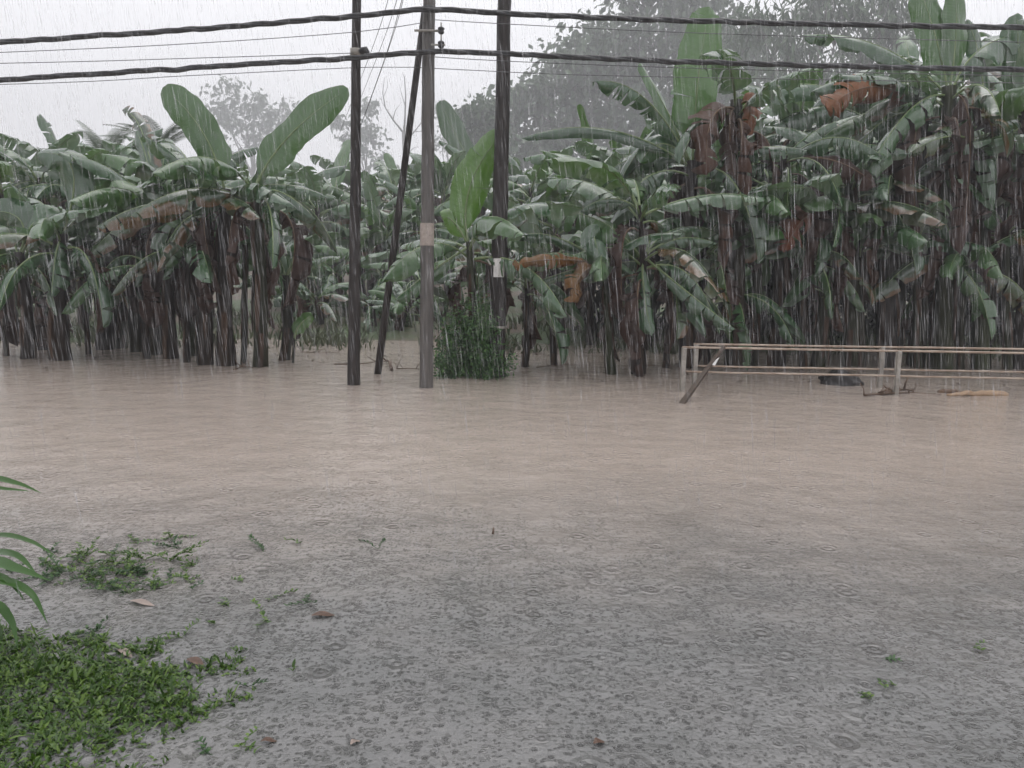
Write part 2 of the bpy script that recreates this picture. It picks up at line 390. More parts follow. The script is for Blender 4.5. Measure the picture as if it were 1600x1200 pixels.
for i in range(9): LV['droop'].append(canon(R(r0.uniform(5, 35)), R(r0.uniform(-62, -30)), 2.2, r0.uniform(.58, .78), [6, 9, 4, 12, 8, 10, 5, 7, 11][i], r0.uniform(.3, .6), r0.uniform(.4, .8), [MAT['leaf_old'], MAT['leaf'], MAT['leaf']][i % 3], r0, r0.uniform(-.9, .9), 0.5, 0.25))
for i in range(8): LV['dead'].append(canon(R(r0.uniform(-10, 25)), R(r0.uniform(-86, -74)), 2.1, 0.72, [5, 8, 3, 9, 6, 4, 7, 5][i], 0.6, 0.9, MAT['leaf_dead'], r0, r0.uniform(-1, 1), 0.55, 0.15, wob=.45, edge=.5))

# pseudostems, 1 m high and 0.2 m across, scaled to each plant
def canon_stem(r):
    mb = MB(); n, m = 12, 14; rings = []; bx_, by_ = r.uniform(-.10, .10), r.uniform(-.10, .10)
    for j in range(m + 1):
        t = j / m; rr = 0.108 - 0.040 * t + 0.006 * (1 - t) ** 6; ring = []
        for k in range(n):
            a = 2 * math.pi * k / n
            q = 1 + 0.16 * mnoise.noise((math.cos(a) * 1.3 + r.random() * 0.02, math.sin(a) * 1.3, t * 3 + r.random() * 0.05 + 5 * len(STEMS)))
            ring.append(mb.add((rr * q * math.cos(a) + bx_ * math.sin(t * 3.1), rr * q * math.sin(a) + by_ * math.sin(t * 3.1), t)))
        rings.append(ring)
    for j in range(m):
        for k in range(n): mb.face((rings[j][k], rings[j][(k+1) % n], rings[j+1][(k+1) % n], rings[j+1][k]))
    mb.face(rings[-1])
    for _ in range(9):                                      # peeling sheath strips
        a = r.uniform(0, 6.28); z0 = r.uniform(0.25, 0.98); ln = r.uniform(0.12, 0.35); wd = r.uniform(0.02, 0.045); out = r.uniform(0.01, 0.06)
        rr = 0.125 - 0.045 * z0; prev = None
        for i in range(5):
            s = i / 4; rad = rr + out * math.sin(s * 2.2); z = z0 - ln * s; da = wd / 0.1 * (1 - 0.6 * s)
            row = [mb.add((rad * math.cos(a + q * da) + bx_ * math.sin(z * 3.1), rad * math.sin(a + q * da) + by_ * math.sin(z * 3.1), z)) for q in (-1, 0, 1)]
            if prev:
                for k in range(2): mb.face((prev[k], prev[k+1], row[k+1], row[k]), 1)
            prev = row
    return mb.mesh('stem', MAT['stem'], MAT['sheath'])
STEMS = []
for i in range(9): STEMS.append(canon_stem(r0))

def place(me, name, root, loc, az, sc, tilt=0.0):
    o = bpy.data.objects.new(name, me); o.location = loc; o.rotation_euler = (r0.uniform(-.12, .12) + tilt, r0.uniform(-.1, .1), az)
    o.scale = (sc, sc, sc) if not isinstance(sc, tuple) else sc
    return link(o, root)

def banana(base, crown, rad, label, group=None, auto=8, dead=2, seed=0, size=1.0, hero=(), kinds=None, name='banana_plant', lowest=-0.5):
    """base, crown: world points. hero: leaves given by (tip, control, width, facing, material, tears, fold, curl)"""
    r = random.Random(seed * 31 + 5)
    base = Vector(base); crown = Vector(crown)
    root = empty(name, base); tag(root, label, 'banana plant', group)
    bot = Vector((base.x, base.y, base.z + lowest)); ax = crown - bot; L = ax.length
    st = bpy.data.objects.new('stem', STEMS[r.randrange(len(STEMS))]); st.location = bot - base
    st.rotation_mode = 'QUATERNION'
    st.rotation_quaternion = ax.to_track_quat('Z', 'Y') @ Matrix.Rotation(r.uniform(0, 6.28), 3, 'Z').to_quaternion()
    st.scale = (rad / 0.1, rad / 0.1, L * 1.03); link(st, root)
    top = crown - base; a0 = r.uniform(0, 6.28)
    seq = kinds or [r.choice(['erect', 'arch', 'arch', 'arch']), 'arch', 'flat', 'arch', 'flat', 'droop', 'flat', 'droop', 'arch', 'droop', 'flat', 'arch']
    for i in range(auto):
        kd = seq[i % len(seq)]; me = LV[kd][r.randrange(len(LV[kd]))]
        az = a0 + i * 2.399 + r.uniform(-.3, .3)
        place(me, 'leaf', root, top + Vector((math.cos(az), math.sin(az), 0)) * rad * 0.25 + Vector((0, 0, -0.05 * i * size)), az, size * r.uniform(0.82, 1.12))
    for i in range(dead):
        me = LV['dead'][r.randrange(len(LV['dead']))]; az = a0 + i * 2.1 + r.uniform(-.5, .5)
        place(me, 'dead_leaf', root, top + Vector((math.cos(az), math.sin(az), 0)) * rad * 0.6 + Vector((0, 0, -0.25 - 0.12 * i) ) * size, az, size * r.uniform(0.75, 1.05))
    for h in hero:
        tip, ctl, W, fc, mat, tears, fold, curl = h
        dm = mat in ('leaf_dead', 'leaf_rust', 'leaf_orange')
        me = build_leaf((0, 0, 0), Vector(ctl) - crown, Vector(tip) - crown, W, fc, (MAT[mat], MAT['rib_dead'] if dm else MAT['rib']), r, tears, fold, curl, gap=.25 if tears > 3 else .015, limp=.5 if tears > 3 else .12, wob=.20 if dm else .10, edge=.25 if dm else .16)
        o = obj('dead_leaf' if dm else 'leaf', me, root, top)
    return root

FC = Vector((0, -1, 0.15)); UPV = Vector((0, -0.25, 1))
def hl(Y, tip, ctl, Wpx, fc=FC, mat='leaf', tears=0, fold=0.1, curl=0.3, dy=0.0, cdy=None):
    """a leaf read off the photograph: tip and control pixel at distance Y (+dy), width in px at that distance"""
    return (D(tip[0], tip[1], Y + dy), D(ctl[0], ctl[1], Y + (dy / 2 if cdy is None else cdy)), Wpx / ppm(Y), fc, mat, tears, fold, curl)
def plant_px(bx, by, cx, cyy, wpx, label, group=None, hero=(), **kw):
    b = G(bx, by); Y = b.y; c = D(cx, cyy, Y)
    return banana(b, c, wpx / ppm(Y) / 2, label, group, hero=[h(Y) if callable(h) else h for h in hero], **kw)

# ------------------------------------------------------------------ front row of the left grove
def H_(*a, **k): return lambda Y: hl(Y, *a, **k)
GL = 'banana plants of the left grove'
plant_px(38, 560, 30, 400, 20, 'banana plant at the far left edge of the grove, slim dark stem', GL, auto=8, dead=2, seed=1, size=0.85,
         hero=[H_((-20, 330), (60, 325), 60, FC, 'leaf', 3, 0.1, 0.2), H_((75, 385), (60, 300), 70, FC, 'leaf', 2)])
plant_px(66, 546, 72, 385, 24, 'banana plant just left of the stout grey stem with pale hanging leaf', GL, auto=9, dead=2, seed=2, size=0.9)
plant_px(102, 562, 96, 372, 28, 'stout grey-stemmed banana plant with pale leaf hanging over its stem', GL, auto=8, dead=1, seed=3, size=0.9,
         hero=[H_((80, 465), (85, 385), 52, FC, 'leaf', 5, 0.2, 0.3, dy=-0.7), H_((58, 240), (150, 225), 62, Vector((0, -.8, .6)), 'leaf', 1, 0.1, 0.3)])
plant_px(160, 546, 160, 355, 26, 'banana plant with thick dark stem between the two pale-leaved ones', GL, auto=9, dead=2, seed=4, size=0.95)
plant_px(186, 544, 192, 370, 18, 'thin banana stem close behind the thick dark one on the left', GL, auto=6, dead=2, seed=5, size=0.8)
plant_px(214, 549, 216, 345, 20, 'banana plant with one low leaf reaching left across its stem', GL, auto=9, dead=2, seed=6, size=0.95,
         hero=[H_((150, 492), (200, 450), 30, UPV, 'leaf', 4, 0.5, 0.6, dy=-0.5)])
plant_px(242, 553, 246, 335, 20, 'banana plant in the dark clump with torn grey-brown leaf pointing up left', GL, auto=9, dead=2, seed=7, size=0.95,
         hero=[H_((190, 172), (232, 175), 34, FC, 'leaf_old', 9, 0.1, 0.2, dy=1.0), H_((212, 205), (228, 225), 26, FC, 'leaf', 0, dy=.6)])
plant_px(268, 560, 266, 325, 22, 'banana plant in the middle of the dark clump, dead leaves round stem', GL, auto=9, dead=3, seed=8, size=1.0)
plant_px(298, 556, 300, 330, 20, 'banana stem wedged deep in the dark clump', GL, auto=8, dead=2, seed=21, size=0.9)
plant_px(322, 569, 318, 318, 24, 'banana plant with moss-green foot at the right of the dark clump', GL, auto=9, dead=2, seed=9, size=0.95,
         hero=[H_((234, 270), (275, 238), 52, UPV, 'leaf', 8, 0.45, 0.6, dy=-.8), H_((325, 180), (318, 230), 30, FC, 'leaf')])
plant_px(352, 571, 352, 305, 25, 'brown-stemmed banana plant with huge leaf pointing up to the left', GL, auto=7, dead=3, seed=10, size=0.95,
         hero=[H_((254, 137), (335, 200), 54, FC, 'leaf_young', 0, -0.05, 0.2), H_((255, 420), (300, 330), 44, FC, 'leaf', 6, 0.3, 0.4, dy=-.6)],
         kinds=['flat', 'flat', 'flat', 'droop', 'flat', 'flat', 'droop'])
plant_px(378, 569, 380, 335, 9, 'very thin banana sucker stem beside the brown hero stem', GL, auto=3, dead=1, seed=11, size=0.6)
plant_px(405, 572, 398, 298, 23, 'tall rusty-stemmed banana plant with huge leaf pointing up to the right', GL, auto=6, dead=2, seed=12, size=0.95,
         hero=[H_((544, 138), (425, 215), 54, FC, 'leaf_young', 0, 0.0, 0.15), H_((495, 345), (445, 285), 46, UPV, 'leaf', 6, 0.4, 0.6, dy=-.4),
               H_((430, 265), (420, 215), 40, FC, 'leaf', 4, dy=.4)],
         kinds=['flat', 'droop', 'flat', 'droop', 'droop', 'flat'])
plant_px(438, 562, 446, 435, 18, 'short banana plant with fanned stalks right of the rusty stem', GL, auto=4, dead=2, seed=13, size=0.55,
         hero=[H_((500, 395), (470, 395), 36, UPV, 'leaf', 5, 0.4, 0.6), H_((455, 395), (470, 380), 26, FC, 'leaf', 0), H_((432, 400), (440, 405), 22, FC, 'leaf', 2)])
plant_px(457, 567, 460, 530, 5, 'tiny banana seedling with a single green leaf in the water', None, auto=0, dead=0, seed=14, size=0.3, name='banana_seedling',
         hero=[H_((488, 492), (462, 505), 24, FC, 'leaf_young', 0)])

# plants behind the left grove and in the gap behind the poles
GB = 'banana plants behind the left grove'
k = 100
for (px, Y, cy_, sz) in [(10, 21, 300, 1.0), (55, 22, 285, 1.0), (120, 22, 300, 1.0), (180, 23, 290, 1.0), (135, 26, 275, 1.0), (225, 24, 285, 1.0), (285, 22, 300, 1.0), (330, 24, 300, 1.0),
                         (20, 28, 290, 1.0), (85, 30, 290, 1.0), (250, 30, 280, 1.0), (375, 27, 290, 1.0)]:
    x = D(px, 400, Y).x; z = ground_z(x, Y)
    banana((x, Y, z), D(px + rng.uniform(-22, 22), cy_, Y), rng.uniform(.07, .12), 'banana plant in the second row behind the left grove', GB, auto=8, dead=2, seed=k, size=sz, lowest=-0.3); k += 1
GM = 'hazy banana plants behind the poles'
for (px, Y, cy_, sz) in [(470, 24, 320, 1.0), (505, 23, 330, 1.0), (535, 27, 310, 1.1), (575, 25, 330, 1.0), (600, 22, 370, 1.0), (635, 27, 300, 1.1), (655, 22, 350, 1.0),
                         (700, 25, 300, 1.1), (760, 26, 290, 1.1), (480, 33, 310, 1.1), (560, 34, 300, 1.1), (620, 36, 300, 1.1), (690, 34, 300, 1.1), (520, 44, 330, 1.2), (590, 46, 330, 1.2), (660, 45, 330, 1.2), (450, 42, 340, 1.2), (410, 38, 330, 1.1),
                         (740, 38, 300, 1.1), (790, 32, 290, 1.1), (830, 28, 300, 1.1), (870, 24, 310, 1.1), (300, 44, 320, 1.2), (200, 46, 320, 1.2), (100, 44, 320, 1.2), (30, 46, 320, 1.2)]:
    Y *= 1.4; sz *= 1.3; x = D(px, 400, Y).x; z = ground_z(x, Y)
    banana((x, Y, z), D(px + rng.uniform(-22, 22), cy_, Y), rng.uniform(.09, .15), ('faint banana plant far behind the dark left grove' if px < 400 else 'hazy banana plant in the gap just left of the leftmost pole' if px < 556 else 'hazy banana plant seen between leftmost pole and grey middle pole' if px < 668 else 'hazy banana plant seen between grey middle pole and darkest pole' if px < 785 else 'hazy banana plant just right of the darkest pole'), GM, auto=9, dead=1, seed=k, size=sz, lowest=-0.3,
           hero=[(D(688, 157, Y), D(715, 225, Y), 34 / ppm(Y), FC, 'leaf', 0, -0.1, 0.2)] if px == 760 else ()); k += 1

GG = 'low hazy banana plants filling the gap behind the poles'
for (px, Y, cy_, sz) in [(452, 31, 400, 1.1), (482, 28, 420, 1.0), (512, 33, 395, 1.2), (540, 27, 430, 1.0), (572, 31, 400, 1.1), (604, 28, 425, 1.0), (632, 32, 400, 1.2), (655, 26, 440, .9), (695, 29, 410, 1.1), (500, 24, 465, .7), (585, 24, 470, .7), (625, 23, 480, .6)]:
    x = D(px, 400, Y).x; z = ground_z(x, Y)
    banana((x, Y, z), D(px + rng.uniform(-15, 15), cy_, Y), rng.uniform(.07, .11), ('low hazy banana plant in the gap just left of the leftmost pole' if px < 556 else 'low hazy banana plant between leftmost pole and grey middle pole' if px < 668 else 'low hazy banana plant just right of the grey middle pole'), GG,
           auto=9, dead=1, seed=k, size=sz, lowest=-0.3, kinds=['arch', 'flat', 'droop', 'flat', 'arch', 'droop', 'flat', 'droop', 'arch']); k += 1

# centre plant behind the shrub
plant_px(735, 586, 733, 385, 16, 'banana plant rising behind the leafy shrub, bright upright leaf', None, auto=6, dead=2, seed=40, size=0.95,
         kinds=['arch', 'flat', 'flat', 'droop', 'flat', 'droop'],
         hero=[H_((788, 204), (708, 290), 60, Vector((0.1, -1, 0.1)), 'leaf_bright', 1, 0.05, 0.2), H_((690, 340), (705, 330), 36, FC, 'leaf_bright', 3), H_((615, 470), (660, 430), 40, UPV, 'leaf', 4, 0.5, 0.6, dy=-.6)])

# ------------------------------------------------------------------ right grove
GR = 'banana plants of the right grove'
plant_px(960, 585, 945, 415, 14, 'slim young banana plant with rust-orange drooping leaf, left of the railing', GR, auto=5, dead=0, seed=50, size=0.75,
         hero=[H_((800, 415), (870, 395), 34, FC, 'leaf_orange', 5, 0.15, 0.3, dy=-1.3, cdy=-1.2), H_((830, 445), (880, 420), 26, UPV, 'leaf', 6, 0.5, 0.6), H_((893, 475), (900, 410), 40, FC, 'leaf_orange', 5, .2, .3, dy=-1.4, cdy=-1.2),
               H_((940, 410), (915, 330), 42, FC, 'leaf', 1, dy=-.7), H_((798, 372), (860, 345), 34, UPV, 'leaf', 5, 0.5, .6)])
plant_px(990, 584, 1005, 400, 15, 'banana plant with dark twin foot left of the railing', GR, auto=6, dead=3, seed=51, size=0.9,
         hero=[H_((1120, 380), (1060, 355), 34, UPV, 'leaf', 6, 0.5, 0.6), H_((1150, 515), (1090, 470), 36, UPV, 'leaf', 5, 0.5, 0.5, dy=-.6), H_((1020, 528), (1000, 450), 42, FC, 'leaf', 4, dy=-.5)])
plant_px(1006, 584, 1000, 330, 9, 'thin upright banana stem next to the dark twin foot', GR, auto=6, dead=2, seed=52, size=0.95,
         hero=[H_((860, 268), (960, 225), 40, UPV, 'leaf', 9, 0.5, 0.6), H_((905, 330), (960, 290), 40, UPV, 'leaf', 5, 0.5, .6)])
plant_px(1075, 574, 1082, 262, 26, 'tall banana plant with the broadest upright green leaf', GR, auto=5, dead=3, seed=53, size=1.1, kinds=['flat', 'droop', 'flat', 'droop', 'flat'],
         hero=[H_((1108, 10), (1085, 130), 72, Vector((0.15, -1, .1)), 'leaf_young', 3, 0.0, 0.12), H_((1000, 98), (1045, 170), 34, Vector((.7, -.6, .2)), 'leaf_young', 0, .1, .2),
               H_((925, 128), (1010, 110), 52, Vector((0, -.7, .7)), 'leaf', 9, 0.4, 0.5, dy=-.5), H_((815, 216), (950, 165), 34, UPV, 'leaf', 3, 0.5, 0.5), H_((1000, 255), (1035, 190), 44, FC, 'leaf', 2, .2)])
plant_px(1150, 574, 1150, 170, 26, 'banana plant with big dead brown leaf hanging from its crown', GR, auto=6, dead=3, seed=54, size=1.1, kinds=['flat', 'flat', 'droop', 'flat', 'droop', 'droop'],
         hero=[H_((1105, 275), (1095, 150), 74, FC, 'leaf_dead', 5, 0.2, .4, dy=-1.2, cdy=-1.4), H_((1150, 300), (1130, 160), 60, FC, 'leaf_dead', 8, .2, .4, dy=-.8), H_((1165, 215), (1185, 130), 40, FC, 'leaf_rust', 5, dy=-.6)])
plant_px(1215, 572, 1225, 255, 24, 'banana plant with striped arching leaf above a dark brown one', GR, auto=6, dead=4, seed=55, size=1.0, kinds=['droop', 'flat', 'droop', 'flat', 'arch', 'droop'],
         hero=[H_((1385, 250), (1305, 175), 52, Vector((0, -.6, .7)), 'leaf', 8, 0.3, 0.4, dy=-1.5, cdy=-1.3), H_((1372, 292), (1300, 225), 52, FC, 'leaf_dead', 5, .2, .3, dy=-1.5, cdy=-1.4)])
plant_px(1275, 572, 1300, 330, 22, 'banana plant with rust-red leaf hanging at mid height', GR, auto=6, dead=4, seed=56, size=0.95, kinds=['droop', 'flat', 'droop', 'flat', 'arch', 'droop'],
         hero=[H_((1225, 395), (1255, 315), 60, FC, 'leaf_rust', 4, .2, .4, dy=-1.5, cdy=-1.4), H_((1440, 330), (1370, 300), 36, UPV, 'leaf', 6, .5, .6, dy=-.6)])
plant_px(1330, 571, 1330, 290, 24, 'banana stem deep in shade behind the railing post', GR, auto=8, dead=2, seed=57, size=1.0, kinds=['droop', 'flat', 'droop', 'flat', 'droop', 'flat', 'droop'])
plant_px(1390, 573, 1400, 300, 24, 'banana plant behind the middle of the railing', GR, auto=8, dead=2, seed=58, size=1.0)
plant_px(1432, 572, 1445, 175, 24, 'tall banana plant with long red-brown arching leaf', GR, auto=6, dead=4, seed=59, size=1.0, kinds=['droop', 'flat', 'arch', 'flat', 'droop', 'flat'],
         hero=[H_((1290, 172), (1370, 95), 64, FC, 'leaf_rust', 12, .15, .3, dy=-1.5, cdy=-1.4), H_((1265, 145), (1360, 85), 48, UPV, 'leaf', 6, .3, .4, dy=-1.2)])
plant_px(1472, 577, 1482, 150, 30, 'thick red-brown banana trunk with pale upright leaves against the sky', GR, auto=5, dead=5, seed=60, size=1.05, kinds=['arch', 'flat', 'droop', 'droop', 'flat'],
         hero=[H_((1432, -30), (1468, 60), 50, FC, 'leaf_young', 0, 0, .15), H_((1440, 420), (1400, 130), 60, FC, 'leaf_dead', 5, .3, .5, dy=-.8), H_((1500, 400), (1540, 120), 60, FC, 'leaf_dead', 5, .3, .5, dy=-.9), H_((1340, 300), (1420, 130), 60, UPV, 'leaf', 6, .3, .5, dy=-1.), H_((1492, -15), (1500, 45), 46, Vector((.3, -1, .1)), 'leaf_young', 0, 0, .15), H_((1250, 55), (1380, 40), 46, UPV, 'leaf', 4, .4, .5, dy=.8)])
plant_px(1535, 576, 1540, 230, 26, 'banana plant with half green half red arching leaf', GR, auto=7, dead=5, seed=61, size=1.0,
         hero=[H_((1420, 240), (1490, 190), 50, FC, 'leaf_old', 5, .2, .3, dy=-1.5, cdy=-1.3), H_((1510, 30), (1540, 80), 34, FC, 'leaf', 1), H_((1560, 310), (1580, 230), 46, FC, 'leaf_dead', 6, .3, .4, dy=-.6)])
plant_px(1592, 576, 1600, 180, 26, 'banana plant cut by the right edge of the view', GR, auto=9, dead=4, seed=62, size=1.05,
         hero=[H_((1590, 20), (1590, 100), 50, FC, 'leaf', 2), H_((1560, 240), (1570, 170), 44, FC, 'leaf', 4, dy=-.5)])
GD = 'banana plants deep in the right grove'
for (px, Y, cy_, sz) in [(830, 21, 360, 1.0), (880, 20, 350, 1.0), (925, 21, 300, 1.05), (970, 22, 280, 1.1), (1020, 20, 310, 1.0), (1060, 23, 260, 1.1), (1110, 20, 330, 1.0), (1135, 24, 230, 1.2),
                         (1185, 20, 280, 1.1), (1230, 22, 200, 1.1), (1265, 20, 330, 1.0), (1300, 23, 200, 1.2), (1345, 20, 260, 1.1), (1385, 22, 190, 1.2), (1420, 19.5, 330, 1.0), (1450, 24, 170, 1.2),
                         (1500, 20, 280, 1.1), (1515, 23, 140, 1.2), (1560, 21, 200, 1.1), (1590, 24, 130, 1.2), (1640, 18, 250, 1.1), (1660, 21, 160, 1.2), (1700, 18, 240, 1.1),
                         (850, 26, 300, 1.1), (900, 28, 290, 1.1), (960, 27, 270, 1.1), (1010, 28, 280, 1.1), (1090, 28, 250, 1.2), (1160, 28, 240, 1.2), (1240, 27, 220, 1.2), (1330, 28, 210, 1.2), (1410, 28, 200, 1.2), (1490, 28, 190, 1.2), (1570, 28, 180, 1.2), (1650, 27, 170, 1.2)]:
    x = D(px, 400, Y).x; z = ground_z(x, Y)
    banana((x, Y, z), D(px + rng.uniform(-26, 26), cy_, Y), rng.uniform(.07, .12), ('banana plant crowded in the right grove between dark pole and railing end' if px < 1060 else 'banana plant deep in shade behind the left half of the railing' if px < 1330 else 'banana plant deep in shade behind the right half of the railing'), GD, auto=10, dead=2, seed=k, size=sz, lowest=-0.3); k += 1

GQ = 'half-grown banana plants along the front of the right grove'
for (px, by, cx, cy_, sz, lab) in [(818, 578, 822, 440, .7, 'half-grown banana plant right of the dark pole, low drooping leaves'), (868, 577, 862, 400, .85, 'half-grown banana plant with drooping leaves left of the rust-orange leaf'),
        (1040, 580, 1048, 430, .8, 'half-grown banana plant just left of the railing end'), (1108, 577, 1100, 385, .9, 'half-grown banana plant behind the leaning plank'),
        (1135, 578, 1142, 455, .7, 'low banana sucker just right of the leaning plank'), (1180, 576, 1185, 350, .95, 'leafy banana plant behind the left third of the railing'), (1258, 576, 1262, 395, .85, 'half-grown banana plant above the black sack'), (1350, 576, 1345, 370, .95, 'leafy banana plant left of the railing mid post'),
        (1440, 577, 1430, 380, .9, 'leafy banana plant left of the thick red-brown trunk'), (1505, 577, 1512, 400, .85, 'half-grown banana plant right of the thick red-brown trunk'),
        (1580, 577, 1572, 360, .95, 'leafy banana plant at the right edge behind the railing')]:
    plant_px(px, by - rng.uniform(0, 6), cx, cy_, 11 * sz + 2, lab, GQ, auto=9, dead=1, seed=k, size=sz * 1.05, kinds=['arch', 'flat', 'droop', 'flat', 'arch', 'droop', 'flat', 'droop', 'arch']); k += 1
for (px, by, cx, cy_, sz, lab) in [(140, 553, 135, 420, .7, 'half-grown banana plant low between stout grey stem and thick dark stem'), (232, 560, 228, 405, .75, 'half-grown banana plant at the left foot of the dark clump'), (290, 566, 296, 385, .8, 'leafy half-grown banana plant in front of the dark clump'), (10, 556, 6, 430, .7, 'half-grown banana plant at the left picture edge')]:
    plant_px(px, by, cx, cy_, 10 * sz + 2, lab, GL, auto=7, dead=1, seed=k, size=sz, kinds=['flat', 'droop', 'flat', 'arch', 'droop', 'flat', 'droop']); k += 1
def shade_thicket(x0, x1, Y0, Y1, h, n, seed):
    r = random.Random(seed); mb = MB()
    for _ in range(n):
        x = r.uniform(x0, x1); y = r.uniform(Y0, Y1); g = ground_z(x, y); z = g + h * r.random() ** .8
        az = r.uniform(0, 6.28); d = Vector((math.cos(az), math.sin(az), r.uniform(-.6, .8))).normalized(); L = r.uniform(.5, 1.3); W = r.uniform(.12, .28)
        s_ = d.cross(Vector((0, 0, 1))).normalized(); p = Vector((x, y, z)); prev = None
        for i in range(5):
            t = i / 4; c = p + d * L * t + Vector((0, 0, -L * .7 * t * t)); w_ = W * .5 * math.sin(math.pi * (.1 + .88 * t))
            row = [mb.add(c - s_ * w_), mb.add(c + s_ * w_)]
            if prev: mb.face((prev[0], prev[1], row[1], row[0]))
            prev = row
    return mb
tag(obj('undergrowth', shade_thicket(1.5, 34, 22, 31, 4.6, 11000, 3).mesh('undergrowth', MAT['shade_thicket'])), 'near-black tangled undergrowth added as the deep shade at the back of the right grove', 'undergrowth', kind='stuff')  # dark leaf mass added to fill bright gaps with the grove's shade

r = random.Random(31); mb = MB()
for _ in range(16000):
    x = r.uniform(-26, 22); y = r.uniform(17.5, 27) if r.random() < .7 else r.uniform(18.5, 21.5)
    if mnoise.noise((x * .55, y * .8, 2)) + .5 * mnoise.noise((x * 1.7, y * 1.7, 5)) < r.uniform(-.15, .35): continue
    z = ground_z(x, y)
    if z < -.16: continue
    az = r.uniform(0, 6.28); L = r.uniform(.15, .5); w_ = .012 + .02 * r.random(); d = Vector((math.cos(az) * .35, math.sin(az) * .35, 1)); p = Vector((x, y, z)); s_ = Vector((1, 0, 0)) * w_
    b0, b1 = mb.add(p - s_), mb.add(p + s_); m0, m1 = mb.add(p + d * L * .6 - s_ * .7), mb.add(p + d * L * .6 + s_ * .7); t_ = mb.add(p + d * L + Vector((math.cos(az), math.sin(az), -.3)) * L * .35)
    mb.face((b0, b1, m1, m0)); mb.face((m0, m1, t_))
tag(obj('bank_grass', mb.mesh('bank_grass', MAT['bank'])), 'ragged drowned grass along the far bank under the banana plants', 'grass', kind='stuff')

# ------------------------------------------------------------------ trees behind
def tree(name, label, Y, trunk_px, base_z, clumps, leaf, per, rtrunk, mat='tree_leaf', bark='bark', sub=11, seed=1, fork=None, aspect=2.2, group=None, droop=0.3, spread=0.34):
    """trunk, limbs to every clump, twigs and many small leaves"""
    r = random.Random(seed)
    base = D(trunk_px, 430, Y); base.z = base_z
    root = empty(name, base); tag(root, label, 'tree', group)
    tb, cb = MB(), MB()
    fk = D(*(fork or (trunk_px, 330)), Y) - base
    bend = Vector((r.uniform(-.3, .3), 0, 0))
    tb.tube([(0, 0, -0.5), fk * 0.35 + bend, fk * 0.7 - bend * 0.5, fk], [rtrunk * 1.25, rtrunk, rtrunk * 0.85, rtrunk * 0.7], 9)
    for (px, py, rp, dy) in clumps:
        c = D(px, py, Y + dy) - base; rad = rp / ppm(Y)
        st = fk * r.uniform(0.75, 1.0); mid = st.lerp(c, 0.5) + Vector((r.uniform(-1, 1), r.uniform(-1, 1), r.uniform(-.2, .6))) * rad * 0.35
        pts = [st, st.lerp(mid, .5) + Vector((0, 0, -.1 * rad)), mid, mid.lerp(c, .6), c]
        tb.tube(pts, [rtrunk * .5, rtrunk * .4, rtrunk * .28, rtrunk * .16, rtrunk * .06], 6)
        for _ in range(sub):
            while True:
                d = Vector((r.uniform(-1, 1), r.uniform(-1, 1), r.uniform(-1, 1)))
                if 0.15 < d.length < 1: break
            q = c + Vector((d.x, d.y, d.z * 0.8)) * rad
            tb.tube([c.lerp(mid, .3), c.lerp(q, .55) + Vector((0, 0, rad * .08)), q], [rtrunk * .10, rtrunk * .06, rtrunk * .025], 4, cap=False)
            for _ in range(per):
                p = q + Vector((r.gauss(0, 1), r.gauss(0, 1), r.gauss(0, .8))) * rad * spread
                a = Vector((r.uniform(-1, 1), r.uniform(-1, 1), r.uniform(-1, 0.4) - droop)).normalized()
                b = a.cross(Vector((r.uniform(-1, 1), r.uniform(-1, 1), r.uniform(-1, 1)))).normalized()
                n = a.cross(b); L = leaf * r.uniform(.6, 1.3); W = L / aspect
                i0 = cb.add(p); i1 = cb.add(p + a * L * .45 + b * W * .5 + n * W * .12); i2 = cb.add(p + a * L); i3 = cb.add(p + a * L * .45 - b * W * .5 + n * W * .12)
                cb.face((i0, i1, i2)); cb.face((i0, i2, i3))
    obj('trunk', tb.mesh('trunk', MAT[bark]), root); obj('crown', cb.mesh('crown', MAT[mat], smooth=False), root)
    return root

tree('broadleaf_tree', 'large hazy broadleaf tree behind the right grove, left of the tall upright leaf', 185, 1010, 6,
     [(775, 205, 38, 0), (820, 165, 48, 1), (880, 125, 55, 0), (925, 85, 55, -1), (960, 150, 65, 2), (1000, 70, 62, 0), (1050, 25, 62, 1), (1080, 110, 70, 0), (1120, 40, 65, 2), (900, 205, 55, 2), (1030, 180, 65, 0), (1110, 180, 60, 1), (1160, 80, 55, -1), (840, 235, 45, 0), (1010, -30, 60, 0), (1100, -50, 70, 0), (975, 235, 60, 0)],
     2.0, 62, 1.5, seed=3, sub=14, spread=.30, fork=(1010, 290), aspect=1.7)
tree('fine_leaved_tree', 'hazy fine-leaved tree with hanging sprays at the upper right', 130, 1260, 3,
     [(1180, 30, 42, 0), (1225, 70, 48, 0), (1255, 10, 50, 1), (1290, 95, 46, 0), (1310, 35, 50, 0), (1350, 75, 44, 1), (1370, 10, 46, 0), (1405, 50, 32, 0), (1200, 130, 46, 0), (1260, 150, 50, 0), (1330, 150, 46, 0), (1300, -40, 60, 0), (1400, -20, 44, 0), (1385, 115, 30, 0)],
     1.9, 34, 0.7, seed=5, sub=11, spread=.28, fork=(1270, 260), aspect=4.0, droop=0.7)
tree('round_tree', 'small hazy round tree right behind the darkest pole', 150, 752, 4,
     [(742, 180, 20, 0), (760, 165, 24, 0), (765, 200, 26, 0), (735, 215, 24, 0), (775, 225, 24, 0)], 1.2, 40, 0.6, seed=7, fork=(752, 260), aspect=1.7)
